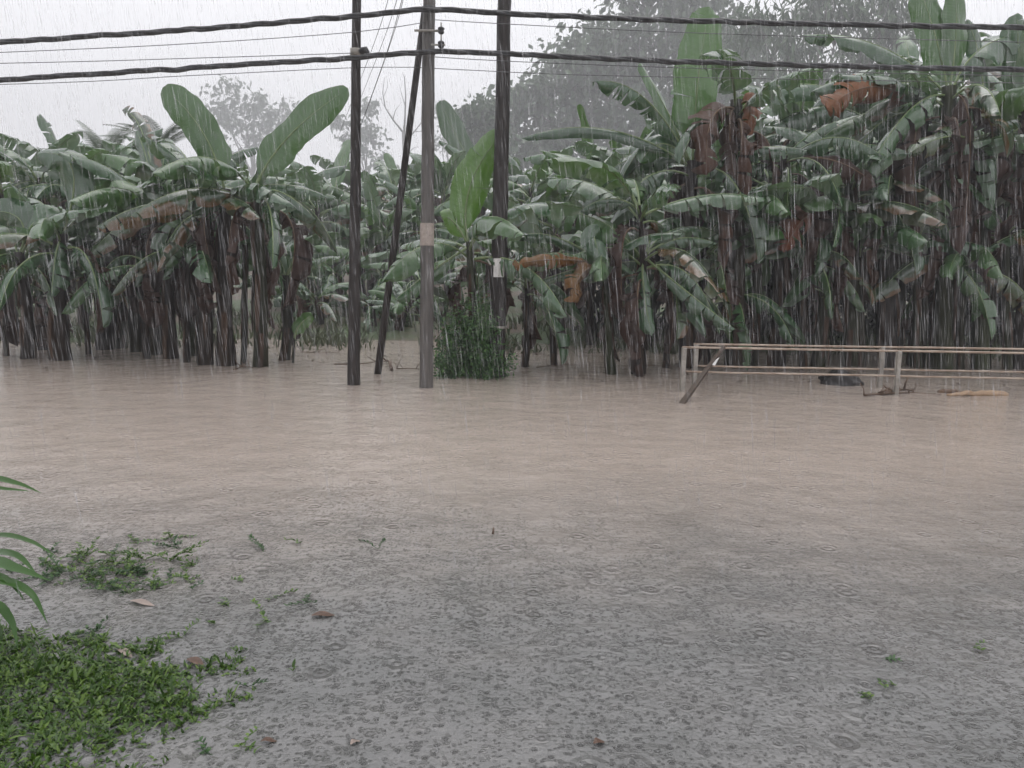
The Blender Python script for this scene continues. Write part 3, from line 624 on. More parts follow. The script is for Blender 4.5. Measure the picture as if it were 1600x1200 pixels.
tree('pale_tree', 'faint pale tree in the mist above the left grove', 380, 395, 28,
     [(345, 155, 26, 0), (370, 145, 28, 0), (385, 175, 30, 0), (350, 190, 26, 0), (410, 195, 30, 0), (440, 170, 24, 0), (425, 220, 30, 0), (380, 220, 30, 0), (455, 195, 18, 0), (400, 160, 18, 0)], 3.2, 15, 1.1, seed=9, sub=9, fork=(395, 260), bark='bark', spread=0.3)
tree('pale_tree', 'faint wispy tree in the mist beside the left pole', 360, 572, 27,
     [(575, 165, 14, 0), (565, 195, 20, 0), (585, 215, 20, 0), (550, 215, 16, 0), (560, 240, 22, 0), (590, 250, 20, 0), (530, 190, 12, 0)], 2.8, 14, 0.7, seed=10, sub=8, fork=(572, 265), spread=0.3)
tree('pale_tree', 'faint low tree in the mist right of the grey pole', 380, 705, 28,
     [(690, 170, 14, 0), (705, 195, 18, 0), (690, 220, 18, 0), (715, 225, 16, 0)], 2.0, 18, 0.7, seed=12, sub=8, fork=(702, 262), spread=0.3)

def bare_tree():
    r = random.Random(4); Y = 260
    base = D(635, 430, Y); base.z = ground_z(base.x, Y)
    root = empty('bare_tree', base); tag(root, 'leafless dead tree in the mist between left and grey poles', 'tree')
    tb, bb = MB(), MB()
    P = lambda px, py, dy=0: D(px, py, Y + dy) - base
    tb.tube([(0, 0, -1), P(634, 300), P(632, 240), P(630, 205)], [.85, .72, .6, .44], 8)
    def br(pts, r1, r2):
        n = len(pts); bb.tube([P(*p) for p in pts], [2 * (r1 + (r2 - r1) * i / (n - 1)) for i in range(n)], 5)
    br([(630, 207), (614, 187), (602, 168), (598, 145), (601, 120)], .17, .03)
    br([(631, 215), (633, 180), (634, 150), (632, 120), (628, 113)], .19, .03)
    br([(614, 187), (618, 172), (626, 162)], .09, .02); br([(633, 165), (627, 145), (624, 132)], .07, .02)
    br([(631, 225), (648, 205), (660, 190), (664, 170)], .15, .03); br([(648, 205), (656, 206), (663, 200)], .07, .02)
    br([(602, 168), (597, 160), (596, 150)], .06, .02); br([(633, 245), (645, 232), (655, 228)], .09, .02)
    br([(600, 150), (606, 135), (605, 125)], .05, .02)
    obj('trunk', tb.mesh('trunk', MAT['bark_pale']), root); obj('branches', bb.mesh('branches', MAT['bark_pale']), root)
bare_tree()

def palm(px, py, Y, label, seed, n=15, L=3.0):
    r = random.Random(seed); c = D(px, py, Y); base = Vector((c.x, c.y, ground_z(c.x, Y)))
    root = empty('coconut_palm', base); tag(root, label, 'palm tree', 'coconut palms behind the left grove')
    tb = MB(); top = c - base; tb.tube([(0, 0, -.3), top * .4 + Vector((.15, 0, 0)), top * .8, top], [.2, .15, .13, .12], 8)
    obj('trunk', tb.mesh('trunk', MAT['bark']), root)
    for i in range(n):
        az = i * 2.399; e = R(r.uniform(20, 85)); fb = MB(); dr = r.uniform(.2, .55)
        h = Vector((math.cos(az), math.sin(az), 0)); side = Vector((-math.sin(az), math.cos(az), 0)); pts = []
        for j in range(15):
            t = j / 14; pts.append(h * (L * t * math.cos(e) + .4 * L * t * t * math.sin(e)) + Vector((0, 0, L * t * math.sin(e) - dr * L * t * t)))
        fb.tube(pts, [.03 * (1.1 - t / 14) for t in range(15)], 4)
        for j in range(2, 15):
            for sgn in (-1, 1):
                for q in (0, .5):
                    p = pts[j].lerp(pts[max(0, j - 1)], q); tt = (pts[j] - pts[j-1]).normalized()
                    ln = .6 * (1 - abs(j / 14 - .45)) ; d = (side * sgn + tt * .8 + Vector((0, 0, -.25))).normalized()
                    w = tt * .03
                    fb.face((fb.add(p - w), fb.add(p + d * ln * .5 - w), fb.add(p + d * ln), fb.add(p + d * ln * .5 + w), fb.add(p + w)))
        obj('frond', fb.mesh('frond', MAT['palm'], smooth=False), root, top)
palm(168, 262, 40, 'coconut palm crown poking above the left grove, further left', 1)
palm(250, 240, 42, 'coconut palm crown beside the torn brown-grey banana leaf', 2)

# ------------------------------------------------------------------ poles
def pole(name, label, b, t, rb, rt, mat, Yt=None, n=14, deep=0.6):
    base = G(*b); top = D(t[0], t[1], Yt or base.y); root = empty(name, base); tag(root, label, 'utility pole')
    mb = MB(); ax = top - base; r = random.Random(len(label)); pts = []; rads = []
    p0 = -ax.normalized() * deep; N = 26
    for i in range(N + 1):
        s = i / N; pts.append(p0.lerp(ax, s) + Vector((r.gauss(0, .004), r.gauss(0, .004), 0))); rads.append((rb + (rt - rb) * s) * (1 + r.gauss(0, .012)))
    mb.tube(pts, rads, n)
    obj('shaft', mb.mesh('shaft', mat), root)
    return root, base, ax
def on_pole(base, ax, py_frac): return ax * py_frac
TOPY = -260
def lerp_px(b, t, y): return b[0] + (t[0] - b[0]) * (y - b[1]) / (t[1] - b[1])

# left pole
b, t = (553, 601), (559, TOPY)
p1, base1, ax1 = pole('timber_pole', 'dark slim timber pole, leftmost of the three upright poles', b, t, 10.5 / ppm(G(*b).y), 5.2 / ppm(G(*b).y), MAT['wood_dark'])
def px_on(base, b, t, y, off=0): return D(lerp_px(b, t, y) + off, y, base.y) - base
mb = MB(); q = px_on(base1, b, t, 82)
mb.tube([q + Vector((0, 0, -.05)), q + Vector((0, 0, .05))], .095, 12); obj('clamp_band', mb.mesh('clamp_band', MAT['steel']), p1)
mb = MB(); q2 = q + Vector((.11, -.08, 0))
mb.tube([q2 + Vector((-.05, .03, 0)), q2, q2 + Vector((.05, 0, .02)), q2 + Vector((.09, 0, -.03))], [.03, .06, .055, .03], 8); obj('cable_clamp', mb.mesh('cable_clamp', MAT['cable']), p1)
# middle pole
b2, t2 = (666, 605), (672, TOPY)
p2, base2, ax2 = pole('timber_pole', 'grey weathered middle pole with worn pale plate and insulator bracket', b2, t2, 11.2 / ppm(G(*b2).y), 8.4 / ppm(G(*b2).y), MAT['wood_grey'])
Y2 = base2.y
def pole_plate(root, base, b, t, y0, y1, wpx, mat, rpole, name='number_plate'):
    """thin plate bent round the front of the pole"""
    mb = MB(); a = px_on(base, b, t, y1); c = px_on(base, b, t, y0); r = rpole + .006; half = min(1.25, math.asin(min(.98, wpx / 2 / ppm(base.y) / r)))
    rows = []
    for p in (a, c):
        for rr in (r, r + .004):
            rows.append([mb.add(p + Vector((rr * math.sin(-half + 2 * half * i / 8), -rr * math.cos(-half + 2 * half * i / 8), 0))) for i in range(9)])
    A, A2, B, B2 = rows
    for i in range(8):
        mb.face((A2[i], A2[i+1], B2[i+1], B2[i])); mb.face((A[i], B[i], B[i+1], A[i+1])); mb.face((A[i], A[i+1], A2[i+1], A2[i])); mb.face((B[i], B2[i], B2[i+1], B[i+1]))
    mb.face((A[0], A2[0], B2[0], B[0])); mb.face((A[8], B[8], B2[8], A2[8]))
    o = obj(name, mb.mesh(name, mat, smooth=False), root)
    nb = MB()
    for p in (a.lerp(c, .08), a.lerp(c, .92)):
        q = p + Vector((0, -r - .004, 0)); nb.tube([q, q + Vector((0, -.008, 0))], .008, 6)
    obj('nail', nb.mesh('nail', MAT['steel']), o)
    return o
pole_plate(p2, base2, b2, t2, 349, 384, 21, MAT['plate_worn'], 10.4 / ppm(Y2))
# bracket with insulators
mb = MB(); q = px_on(base2, b2, t2, 52)
mb.tube([q + Vector((-.2, -.13, 0)), q + Vector((.24, -.13, 0))], .018, 6); obj('cross_bolt', mb.mesh('cross_bolt', MAT['steel']), p2)
for dz, nm in ((0.0, 'insulator'), (-.20, 'insulator')):
    mb = MB(); c = q + Vector((.2, -.13, dz)); prof = [(.0, .02), (.02, .045), (.04, .045), (.05, .025), (.07, .05), (.09, .05), (.11, .02)]
    mb.tube([c + Vector((0, 0, a - .05)) for a, _ in prof], [x for _, x in prof], 10); obj(nm, mb.mesh(nm, MAT['cable']), p2)
mb = MB(); mb.tube([q + Vector((.2, -.13, .12)), q + Vector((.2, -.13, -.26))], .010, 6); mb.tube([q + Vector((.05, -.13, -.2)), q + Vector((.26, -.13, -.2))], .014, 6); obj('bracket', mb.mesh('bracket', MAT['steel']), p2)
for yy in (15, 82):
    mb = MB(); q = px_on(base2, b2, t2, yy); mb.tube([q + Vector((0, 0, -.035)), q + Vector((0, 0, .035))], 9.9 / ppm(Y2), 14); obj('cable_band', mb.mesh('cable_band', MAT['cable']), p2)
# right pole
b3, t3 = (776, 588), (794, TOPY)
Y3 = G(*b3).y
p3, base3, ax3 = pole('timber_pole', 'thickest darkest pole with square white plate, standing behind the shrub', b3, t3, 13.6 / ppm(Y3), 8.6 / ppm(Y3), MAT['wood_dark'])
pole_plate(p3, base3, b3, t3, 404, 433, 16, MAT['plate'], 12.6 / ppm(Y3))
mb = MB(); q = px_on(base3, b3, t3, 511); mb.tube([q + Vector((0, 0, -.022)), q + Vector((0, 0, .022))], 13.8 / ppm(Y3), 14); obj('steel_band', mb.mesh('steel_band', MAT['steel']), p3)
# raking brace pole
bb_, tt_ = (590, 584), (663, 20)
base4 = G(*bb_); top4 = D(tt_[0], tt_[1], Y2 + .25); root = empty('brace_pole', base4); tag(root, 'thin dark raking brace pole leaning against the grey middle pole', 'brace pole')
mb = MB(); ax = top4 - base4; mb.tube([-ax * .06, ax * .3, ax * .65, ax], [.068, .062, .056, .05], 10); obj('shaft', mb.mesh('shaft', MAT['wood_dark']), root)
mb = MB(); mb.tube([ax * .955 + Vector((-.03, 0, -.03)), ax * .955 + Vector((.16, 0, .0))], .016, 6); obj('brace_bolt', mb.mesh('brace_bolt', MAT['steel']), root)

# ------------------------------------------------------------------ cables and wires
def spline(pts, step=0.12):
    out = []
    P = [pts[0] * 2 - pts[1]] + pts + [pts[-1] * 2 - pts[-2]]
    for i in range(1, len(P) - 2):
        n = max(2, int((P[i+1] - P[i]).length / step))
        for j in range(n):
            t = j / n; a, b_, c, d = P[i-1], P[i], P[i+1], P[i+2]
            out.append(.5 * ((2*b_) + (c-a)*t + (2*a-5*b_+4*c-d)*t*t + (3*b_-a-3*c+d)*t**3))
    return out + [pts[-1]]
CY = Y2 - 0.22
def bundle(label, px, rr=.031, off=.017, seed=0):
    r = random.Random(seed); pts = spline([D(x, y, CY + (1.0 if abs(x - 800) > 1500 else 0)) for x, y in px])
    mb = MB(); L = 0; cen = []
    for i, p in enumerate(pts):
        if i: L += (p - pts[i-1]).length
        cen.append((p + Vector((0, 0, .013 * mnoise.noise((L * 1.6, seed, 0)) + .016 * mnoise.noise((L * 3.4, seed, 7)))), L))
    for s in range(3):
        ph = s * 2.094; mb.tube([c + Vector((0, math.cos(ph + l * 4.5), math.sin(ph + l * 4.5))) * off for c, l in cen], rr * .85, 6)
    o = obj('aerial_cable', mb.mesh('aerial_cable', MAT['cable'])); tag(o, label, 'cable', 'thick twisted aerial cables'); return o
bundle('upper thick twisted black aerial cable strung across the poles', [(-900, 112), (-300, 85), (0, 66), (300, 46), (556, 25), (670, 15), (790, 21), (1000, 30), (1300, 38), (1600, 43), (1900, 47), (2600, 60)], seed=1)
bundle('lower thick twisted black aerial cable strung across the poles', [(-900, 165), (-300, 143), (0, 125), (300, 106), (556, 90), (670, 81), (790, 84), (1000, 94), (1300, 103), (1600, 109), (1900, 113), (2600, 125)], seed=2)
def wire(label, pts, r=.006, group='thin overhead wires'):
    mb = MB(); mb.tube(spline(pts, .5), r, 5); o = obj('overhead_wire', mb.mesh('overhead_wire', MAT['wire'])); tag(o, label, 'wire', group)
def pw(px, dy=0.1): return [D(x, y, CY + dy) for x, y in px]
wire('thin wire just below the upper cable, left of the middle pole', pw([(-900, 118), (0, 82), (300, 68), (556, 50), (664, 35)]))
wire('thin wire just below the upper cable, right of the middle pole', pw([(679, 31), (800, 38), (1100, 52), (1600, 66), (2600, 90)]))
wire('thin wire just above the lower cable, ending at the left pole', pw([(-900, 115), (0, 99), (300, 91), (553, 83)]))
wire('thin wire just below the lower cable, ending at the grey pole', pw([(679, 89), (800, 96), (1100, 107), (1600, 119), (2600, 140)]))
wire('lowest thin wire sagging from edge to edge under both cables', pw([(-900, 150), (0, 132), (300, 118), (580, 105), (700, 108), (900, 117), (1250, 124), (1600, 130), (2600, 150)], .5))
for i, (a, c) in enumerate([((618, -40), (528, 215)), ((632, -40), (545, 200)), ((641, -40), (552, 230)), ((637, -30), (512, 330))]):
    wire(('leftmost faint service wire slanting down behind the leftmost pole', 'second faint service wire from the left behind the leftmost pole', 'rightmost faint service wire behind the leftmost pole', 'longest faint service wire reaching lowest behind the leftmost pole')[i], [D(*a, 16), D((a[0]*.6+c[0]*.4), (a[1]*.55+c[1]*.45), 24), D(*c, 40)], .008, 'slanting service wires')

# ------------------------------------------------------------------ railing
def pipe(a, b_, r, n=8, sag=0, seed=0):
    mb = MB(); rr = random.Random(seed); a, b_ = Vector(a), Vector(b_); N = 14
    mb.tube([a.lerp(b_, i / N) + Vector((0, 0, rr.gauss(0, sag))) for i in range(N + 1)], r, n); return mb
def railing(label, b, post_px, top_px, low_px, right, rad):
    base = G(*b); Y = base.y; root = empty('pipe_railing', base); tag(root, label, 'railing', 'pipe railings of the culvert')
    a = D(*top_px[0], Y) - base; e = D(*top_px[1], Y) - base
    obj('top_rail', pipe(a, e, rad, sag=.003, seed=1).mesh('top_rail', MAT['pipe_rust']), root)
    a2 = D(*low_px[0], Y) - base; e2 = D(*low_px[1], Y) - base
    obj('lower_rail', pipe(a2, e2, rad * .9, sag=.003, seed=2).mesh('lower_rail', MAT['pipe_rust']), root)
    for x in post_px:
        s = (x - top_px[0][0]) / (top_px[1][0] - top_px[0][0]); q = a.lerp(e, s)
        mb = MB(); mb.box((q.x, q.y + .002, (q.z - .6) / 2),   .066, .066, q.z + .6, Matrix.Rotation(.12, 3, 'Z')); obj('post', mb.mesh('post', MAT['steel'], smooth=False), root)
        mb = MB(); mb.tube([(q.x, q.y - .045, q.z - .02), (q.x, q.y - .06, q.z - .02)], .012, 6); obj('bolt', mb.mesh('bolt', MAT['steel']), root)
railing('nearer rusty pipe railing on grey posts standing in the flood', (1070, 611), (1069, 1405, 1900), ((1066, 543), (2100, 559)), ((1070, 581), (2100, 601)), 0, .018)
railing('farther rusty pipe railing just behind the nearer one', (1088, 601), (1088, 1379, 1850), ((1084, 538), (2100, 552)), ((1086, 572), (2100, 590)), 0, .018)

# leaning plank
base = G(1066, 630); top = D(1130, 543, G(1070, 611).y - .07); ax = top - base
root = empty('leaning_plank', base); tag(root, 'dark broken plank leaning out of the water against the railing', 'plank')
mb = MB(); rot = ax.to_track_quat('Z', 'Y').to_matrix(); N = 10; rings = []; r = random.Random(3)
for i in range(N + 1):
    s = -.25 + 1.27 * i / N; wd = .042 * (1 - .45 * max(0, s)); c = ax * s
    rings.append([mb.add(c + rot @ Vector((dx * wd * r.uniform(.9, 1.1), dy * .018, 0))) for dx, dy in ((-1, -1), (1, -1), (1, 1), (-1, 1))])
for i in range(N):
    for q in range(4): mb.face((rings[i][q], rings[i][(q+1) % 4], rings[i+1][(q+1) % 4], rings[i+1][q]))
mb.face(rings[0][::-1]); mb.face(rings[-1]); obj('board', mb.mesh('board', MAT['wood_plank'], smooth=False), root)
mb = MB(); c = ax * .74 + Vector((.03, -.05, 0)); mb.face([mb.add(c + rot @ Vector(p)) for p in ((-.03, 0, -.12), (.035, -.005, -.10), (.02, -.01, .08), (-.01, 0, .12))])
mb.face([mb.add(c + rot @ Vector(p)) for p in ((-.03, .006, -.12), (-.01, .006, .12), (.02, -.004, .08), (.035, .001, -.10))]); obj('pale_splinter', mb.mesh('pale_splinter', MAT['plate'], smooth=False), root)

# ------------------------------------------------------------------ flotsam
def lump(name, label, cat, c, sx, sy, sz, mat, seed, cut=-.3, hump=0):
    bm = bmesh.new(); bmesh.ops.create_icosphere(bm, subdivisions=4, radius=1)
    for v in bm.verts:
        p = v.co.copy(); k_ = 1 + .28 * mnoise.noise(p * 1.7 + Vector((seed, 0, 0))) + .10 * mnoise.noise(p * 5 + Vector((0, seed, 0)))
        v.co = Vector((p.x * sx, p.y * sy, p.z * sz)) * k_
        if hump: v.co.z += hump * sz * math.exp(-((p.x + .25) / .35) ** 2) * max(0, p.z)
        if p.x > .3: v.co.z -= sz * .5 * (p.x - .3)
    me = bpy.data.meshes.new(name); bm.to_mesh(me); bm.free(); me.materials.append(mat); me.polygons.foreach_set('use_smooth', [True] * len(me.polygons))
    return tag(obj(name, me, None, c), label, cat)
c = G(1320, 602); lump('black_sack', 'black humped sack half sunk behind the railing', 'sack', c + Vector((0, .15, .02)), .40, .25, .17, MAT['black'], 3, hump=.75)
def log(label, a, b_, r1, r2, mat, bend=0, name='floating_log', z=0.0, cat='log'):
    A, B = G(*a), G(*b_); mb = MB(); N = 14; rr = random.Random(int(a[0]))
    mb.tube([(B - A) * (i / N) + Vector((0, rr.gauss(0, .01), bend * math.sin(math.pi * i / N) + rr.gauss(0, .006))) for i in range(N + 1)],
            [(r1 + (r2 - r1) * i / N) * (1 - .5 * (abs(i / N - .5) * 2) ** 6) * rr.uniform(.92, 1.08) for i in range(N + 1)], 9)
    return tag(obj(name, mb.mesh(name, mat), None, A + Vector((0, 0, z))), label, cat)
log('pale orange banana trunk floating at the right edge', (1480, 619), (1574, 618), .03, .062, MAT['pale_log'], .02, z=.02)
log('short brown log floating left of the pale floating trunk', (1465, 613), (1512, 616), .05, .03, MAT['drift'], .03)
def branch(label, px, r, name='floating_branch', mat='drift', twigs=3, lift=.05, seed=0):
    rr = random.Random(seed); P = [G(*p) for p in px]; b0 = P[0].copy(); mb = MB()
    pts = spline([p - b0 + Vector((0, 0, lift * rr.uniform(0, 1))) for p in P], .06); n = len(pts)
    mb.tube(pts, [r * (1 - .7 * i / n) for i in range(n)], 6)
    for _ in range(twigs):
        q = pts[rr.randrange(n)]; d = Vector((rr.uniform(-1, 1), rr.uniform(-.4, .4), rr.uniform(.3, 1.1))) * rr.uniform(.10, .28)
        mb.tube([q, q + d * .5 + Vector((rr.uniform(-.03, .03), 0, 0)), q + d], [r * .6, r * .4, r * .2], 5)
    tag(obj(name, mb.mesh(name, MAT[mat]), None, b0), label, 'branch')
branch('tangled driftwood branch floating before the railing post', [(1350, 620), (1390, 617), (1430, 614), (1470, 617)], .020, seed=2, twigs=5, lift=.03)
branch('forked brown snag raised above the flotsam by the railing', [(1375, 618), (1395, 615), (1412, 613), (1428, 616)], .035, seed=5, twigs=4, lift=.06)
branch('thin floating stick behind the left pole', [(522, 570), (560, 569), (600, 567), (622, 569)], .014, seed=7, twigs=2)
branch('crooked driftwood snag sticking up right of the brace pole', [(612, 580), (608, 574), (604, 566)], .030, seed=8, twigs=3, lift=.12)
branch('twiggy flotsam strip against the grey pole foot', [(620, 578), (640, 577), (660, 578)], .012, seed=9, twigs=5)
branch('thin floating stick in front of the right grove', [(838, 576), (870, 572), (905, 571)], .012, seed=10, twigs=2)
branch('long thin twig line drifting under the right grove', [(1010, 572), (1040, 575), (1062, 577)], .010, seed=12, twigs=2)
branch('tiny stick standing in open water mid-flood', [(770, 838), (771, 836), (770, 835)], .009, seed=13, twigs=0, lift=.07)
branch('low twig raft at the foot of the left grove', [(365, 578), (380, 576), (396, 577)], .016, seed=14, twigs=6)
branch('thin drift twig behind the left grove edge', [(470, 553), (500, 551), (530, 553)], .012, seed=15, twigs=4)

r = random.Random(52); mb = MB()
for _ in range(9000):
    x = r.uniform(-17, 15); y = r.uniform(13.2, 20.5)
    if mnoise.noise((x * .45, y * 1.6, 8)) + .4 * mnoise.noise((x * 2.1, y * 3, 3)) + .05 * (y - 16) < .32: continue
    if ground_z(x, y) > -.02: continue
    az = r.uniform(0, 6.28); L = r.uniform(.03, .16); w_ = L * r.uniform(.08, .35); d = Vector((math.cos(az), math.sin(az), r.uniform(0, .25))); q = Vector((-d.y, d.x, 0)) * w_; p = Vector((x, y, .006))
    mb.face((mb.add(p), mb.add(p + d * L * .5 + q + Vector((0, 0, .008))), mb.add(p + d * L), mb.add(p + d * L * .5 - q + Vector((0, 0, .008)))))
tag(obj('drift_litter', mb.mesh('drift_litter', MAT['litter_mix'], smooth=False)), 'broken leaf litter drifting in bands along the far bank', 'litter', kind='stuff')

# ------------------------------------------------------------------ shrub at the dark pole
def shrub():
    r = random.Random(6); base = G(737, 587); base.z = 0; Y = base.y
    root = empty('leafy_shrub', base); tag(root, 'dense dark green creeper shrub around the foot of the dark pole', 'shrub')
    sb, fb = MB(), MB()
    for i in range(54):
        px = 684 + 108 * r.random(); hgt = (468 + 85 * ((px - 737) / 52) ** 2 + r.uniform(-12, 50))
        t = D(px + r.uniform(-6, 6), min(hgt, 560), Y + r.uniform(-.6, .35)) - base; b0 = Vector(((px - 737) / ppm(Y) * .8, r.uniform(-.5, .3), -.3))
        m = b0.lerp(t, .6) + Vector((r.uniform(-.1, .1), r.uniform(-.1, .1), .1)); pts = spline([b0, m, t], .1); sb.tube(pts, .006, 4, cap=False)
        for p in pts[1:]:
            for _ in range(14):
                q = p + Vector((r.gauss(0, .10), r.gauss(0, .10), r.gauss(0, .08)))
                if q.z < .01: continue
                a = Vector((r.uniform(-1, 1), r.uniform(-1, .6), r.uniform(-1, .5))).normalized(); b_ = a.cross(Vector((r.uniform(-1, 1), r.uniform(-1, 1), r.uniform(-1, 1)))).normalized()
                L = r.uniform(.04, .10); W = L * .5; n = a.cross(b_)
                fb.face((fb.add(q), fb.add(q + a * L * .5 + b_ * W * .5 + n * .01), fb.add(q + a * L), fb.add(q + a * L * .5 - b_ * W * .5 + n * .01)))
    obj('stems', sb.mesh('stems', MAT['vine_leaf']), root); obj('foliage', fb.mesh('foliage', MAT['vine_leaf'], smooth=False), root)
shrub()

# ------------------------------------------------------------------ near vegetation
def blade_leaf(mb, p, a, L, W, bend, r, m=0, n=4):
    """a narrow leaf growing from p along a and bending down"""
    side = a.cross(Vector((r.uniform(-.4, .4), r.uniform(-.4, .4), 1))); side = side.normalized() if side.length > .01 else Vector((1, 0, 0)); prev = None
    for i in range(n + 1):
        s = i / n; c = p + a * (L * s) + Vector((0, 0, -bend * L * s * s)); w = W * .5 * (math.sin(math.pi * min(1, .12 + .88 * s) ** .8) if s < 1 else 0)
        if i == n: row = [mb.add(c)]
        else: row = [mb.add(c - side * w), mb.add(c + side * w)]
        if prev:
            mb.face((prev[0], prev[1], row[1], row[0]) if len(row) == 2 else (prev[0], prev[1], row[0]), m)
        prev = row
def weed_tuft(mb, p, r, n, L, W):
    for _ in range(n):
        az = r.uniform(0, 6.28); e = r.uniform(.25, 1.25); a = Vector((math.cos(az) * math.cos(e), math.sin(az) * math.cos(e), math.sin(e)))
        st = p + Vector((r.gauss(0, .004), r.gauss(0, .004), r.uniform(-.005, .004))); blade_leaf(mb, st, a, L * r.uniform(.6, 1.3), W * r.uniform(.7, 1.2), r.uniform(.1, .7), r)
def weed_sprig(mb, r, n, L, W):
    for i in range(max(2, n // 3)):
        az = r.uniform(0, 6.28); e = r.uniform(.1, .9); ln = L * r.uniform(.7, 2.0); d = Vector((math.cos(az) * math.cos(e), math.sin(az) * math.cos(e) , math.sin(e)))
        m_ = max(3, int(ln / .02)); pts = [d * (ln * q / m_) + Vector((0, 0, -.5 * ln * (q / m_) ** 2 * math.sin(e))) + Vector((r.gauss(0, .003), r.gauss(0, .003), 0)) for q in range(m_ + 1)]
        mb.tube([Vector((0, 0, -.02))] + pts, .0016, 4, cap=False)
        for p in pts[1:]:
            for sg in (-1, 1):
                a = (Vector((-d.y * sg, d.x * sg, r.uniform(.1, .9))) + d * r.uniform(.2, .9)).normalized()
                blade_leaf(mb, p, a, r.uniform(.018, .036), W * r.uniform(.4, .8), r.uniform(.1, .6), r, n=3)
r = random.Random(77); mb = MB(); cnt = 0
def mat_mask(x, y):
    d = math.hypot((x + 2.45) / 1.38, (y - 3.08) / .68)
    return 1.0 - d + .30 * mnoise.noise((x * 1.6, y * 1.9, 4)) + .34 * mnoise.noise((x * 5, y * 5, 9))
for _ in range(26000):
    x, y = r.uniform(-4.2, -.5), r.uniform(2.4, 4.6); q = mat_mask(x, y)
    if q < 0 or r.random() > .10 + q * 2.4: continue
    tall = r.random() < .05
    weed_tuft(mb, Vector((x, y, .03 * max(0, q) * r.random())), r, 5 if tall else 3, .085 if tall else .036, .009 if r.random() < .5 else .014); cnt += 1
tag(obj('ground_weeds', mb.mesh('ground_weeds', MAT['weed'], smooth=True)), 'thick mat of bright green creeping weeds on the near verge', 'weeds', kind='stuff')

GW = 'small weeds poking out of the flood'
spots = [(412, 862, 8, .12), (590, 858, 5, .10), (476, 943, 10, .07), (415, 972, 9, .10), (360, 948, 8, .06), (285, 996, 10, .07), (335, 975, 7, .05), (380, 910, 6, .05), (300, 920, 7, .06), (265, 905, 8, .07), (440, 930, 4, .05), (1345, 1080, 6, .06), (1400, 1070, 5, .05), (1520, 1012, 4, .04), (1380, 1030, 4, .04), (380, 1165, 9, .06), (390, 1072, 8, .06), (330, 1180, 6, .05), (470, 848, 4, .06)]
for i in range(46):
    spots.append((r.gauss(150, 75), r.gauss(890, 28), r.randint(5, 20), r.choice((.05, .07, .10, .15))))
for (px, py, n, L) in spots:
    if px < 2: continue
    p = G(px, py); mb = MB(); weed_sprig(mb, r, n, L, .02)
    lab = 'small green weed tuft poking out of the shallow water' if px > 330 or py > 960 else 'green weed among the scattered patch left, beyond the weed mat'
    tag(obj('weed_tuft', mb.mesh('weed_tuft', MAT['weed'] if r.random() < .7 else MAT['weed_dark']), None, p), lab, 'weed', GW)

# strap-leaved plant reaching in from the left edge
base = G(-60, 1015); base.z = ground_z(base.x, base.y)
root = empty('strap_leaf_plant', base); tag(root, 'plant with long arching strap leaves reaching in at the left edge', 'plant')
def strap(px, W, mat='strap', seed=0):
    P = spline([D(x, y, Yq) - base for x, y, Yq in px], .02); mb = MB(); n = len(P); prev = None; rr = random.Random(seed); tw = rr.uniform(-.6, .6)
    for i, p in enumerate(P):
        s = i / (n - 1); t = (P[min(i+1, n-1)] - P[max(i-1, 0)]).normalized(); sd_ = t.cross(Vector((tw, -.5, 1))).normalized(); up = sd_.cross(t)
        w_ = W * .5 * min(1, s / .15 + .3) * (1 - max(0, (s - .4) / .6) ** 1.8)
        row = [mb.add(p - sd_ * w_ + up * w_ * .35), mb.add(p), mb.add(p + sd_ * w_ + up * w_ * .35)]
        if prev:
            for q in range(2): mb.face((prev[q], prev[q+1], row[q+1], row[q]))
        prev = row
    obj('leaf', mb.mesh('leaf', MAT[mat]), root)
strap([(-80, 800, 3.6), (-20, 752, 3.6), (25, 755, 3.55), (66, 771, 3.5)], .035, seed=1)
strap([(-80, 800, 3.7), (-30, 765, 3.7), (15, 765, 3.7), (50, 768, 3.7)], .03, seed=2)
strap([(-80, 870, 3.6), (-10, 838, 3.6), (45, 845, 3.5), (92, 872, 3.4)], .028, seed=3)
strap([(-70, 930, 3.5), (-20, 880, 3.5), (30, 890, 3.4), (80, 908, 3.35)], .055, seed=4)
strap([(-70, 920, 3.6), (-20, 870, 3.6), (25, 868, 3.5), (60, 900, 3.4)], .045, seed=5)
strap([(-70, 950, 3.4), (-10, 910, 3.4), (45, 925, 3.35), (75, 975, 3.3)], .045, seed=6)
strap([(-70, 990, 3.4), (-15, 945, 3.3), (18, 970, 3.3), (28, 1015, 3.25)], .05, seed=7)
strap([(-70, 950, 3.5), (-30, 905, 3.5), (10, 905, 3.4), (40, 940, 3.35)], .04, seed=8)

# fallen leaves
def fallen(px, py, L, W, az, mat, label):
    p = G(px, py); mb = MB(); rr = random.Random(int(px)); d = Vector((math.cos(az), math.sin(az), 0)); s_ = Vector((-d.y, d.x, 0)); prev = None
    for i in range(7):
        s = i / 6; c = d * (L * (s - .5)) + Vector((0, 0, .008 + .006 * math.sin(s * 5))); w_ = W * .5 * math.sin(math.pi * (.06 + .9 * s))
        row = [mb.add(c - s_ * w_ + Vector((0, 0, w_ * .2))), mb.add(c), mb.add(c + s_ * w_ + Vector((0, 0, w_ * .2)))]
        if prev:
            for q in range(2): mb.face((prev[q], prev[q+1], row[q+1], row[q]))
        prev = row
    tag(obj('fallen_leaf', mb.mesh('fallen_leaf', mat), None, p), label, 'leaf', 'fallen leaves on the water')
fallen(505, 963, .12, .06, .2, MAT['litter'], 'curled brown leaf floating right of the weed tufts')
fallen(305, 1036, .10, .05, -.4, MAT['litter'], 'dark brown leaf floating above the weed mat')
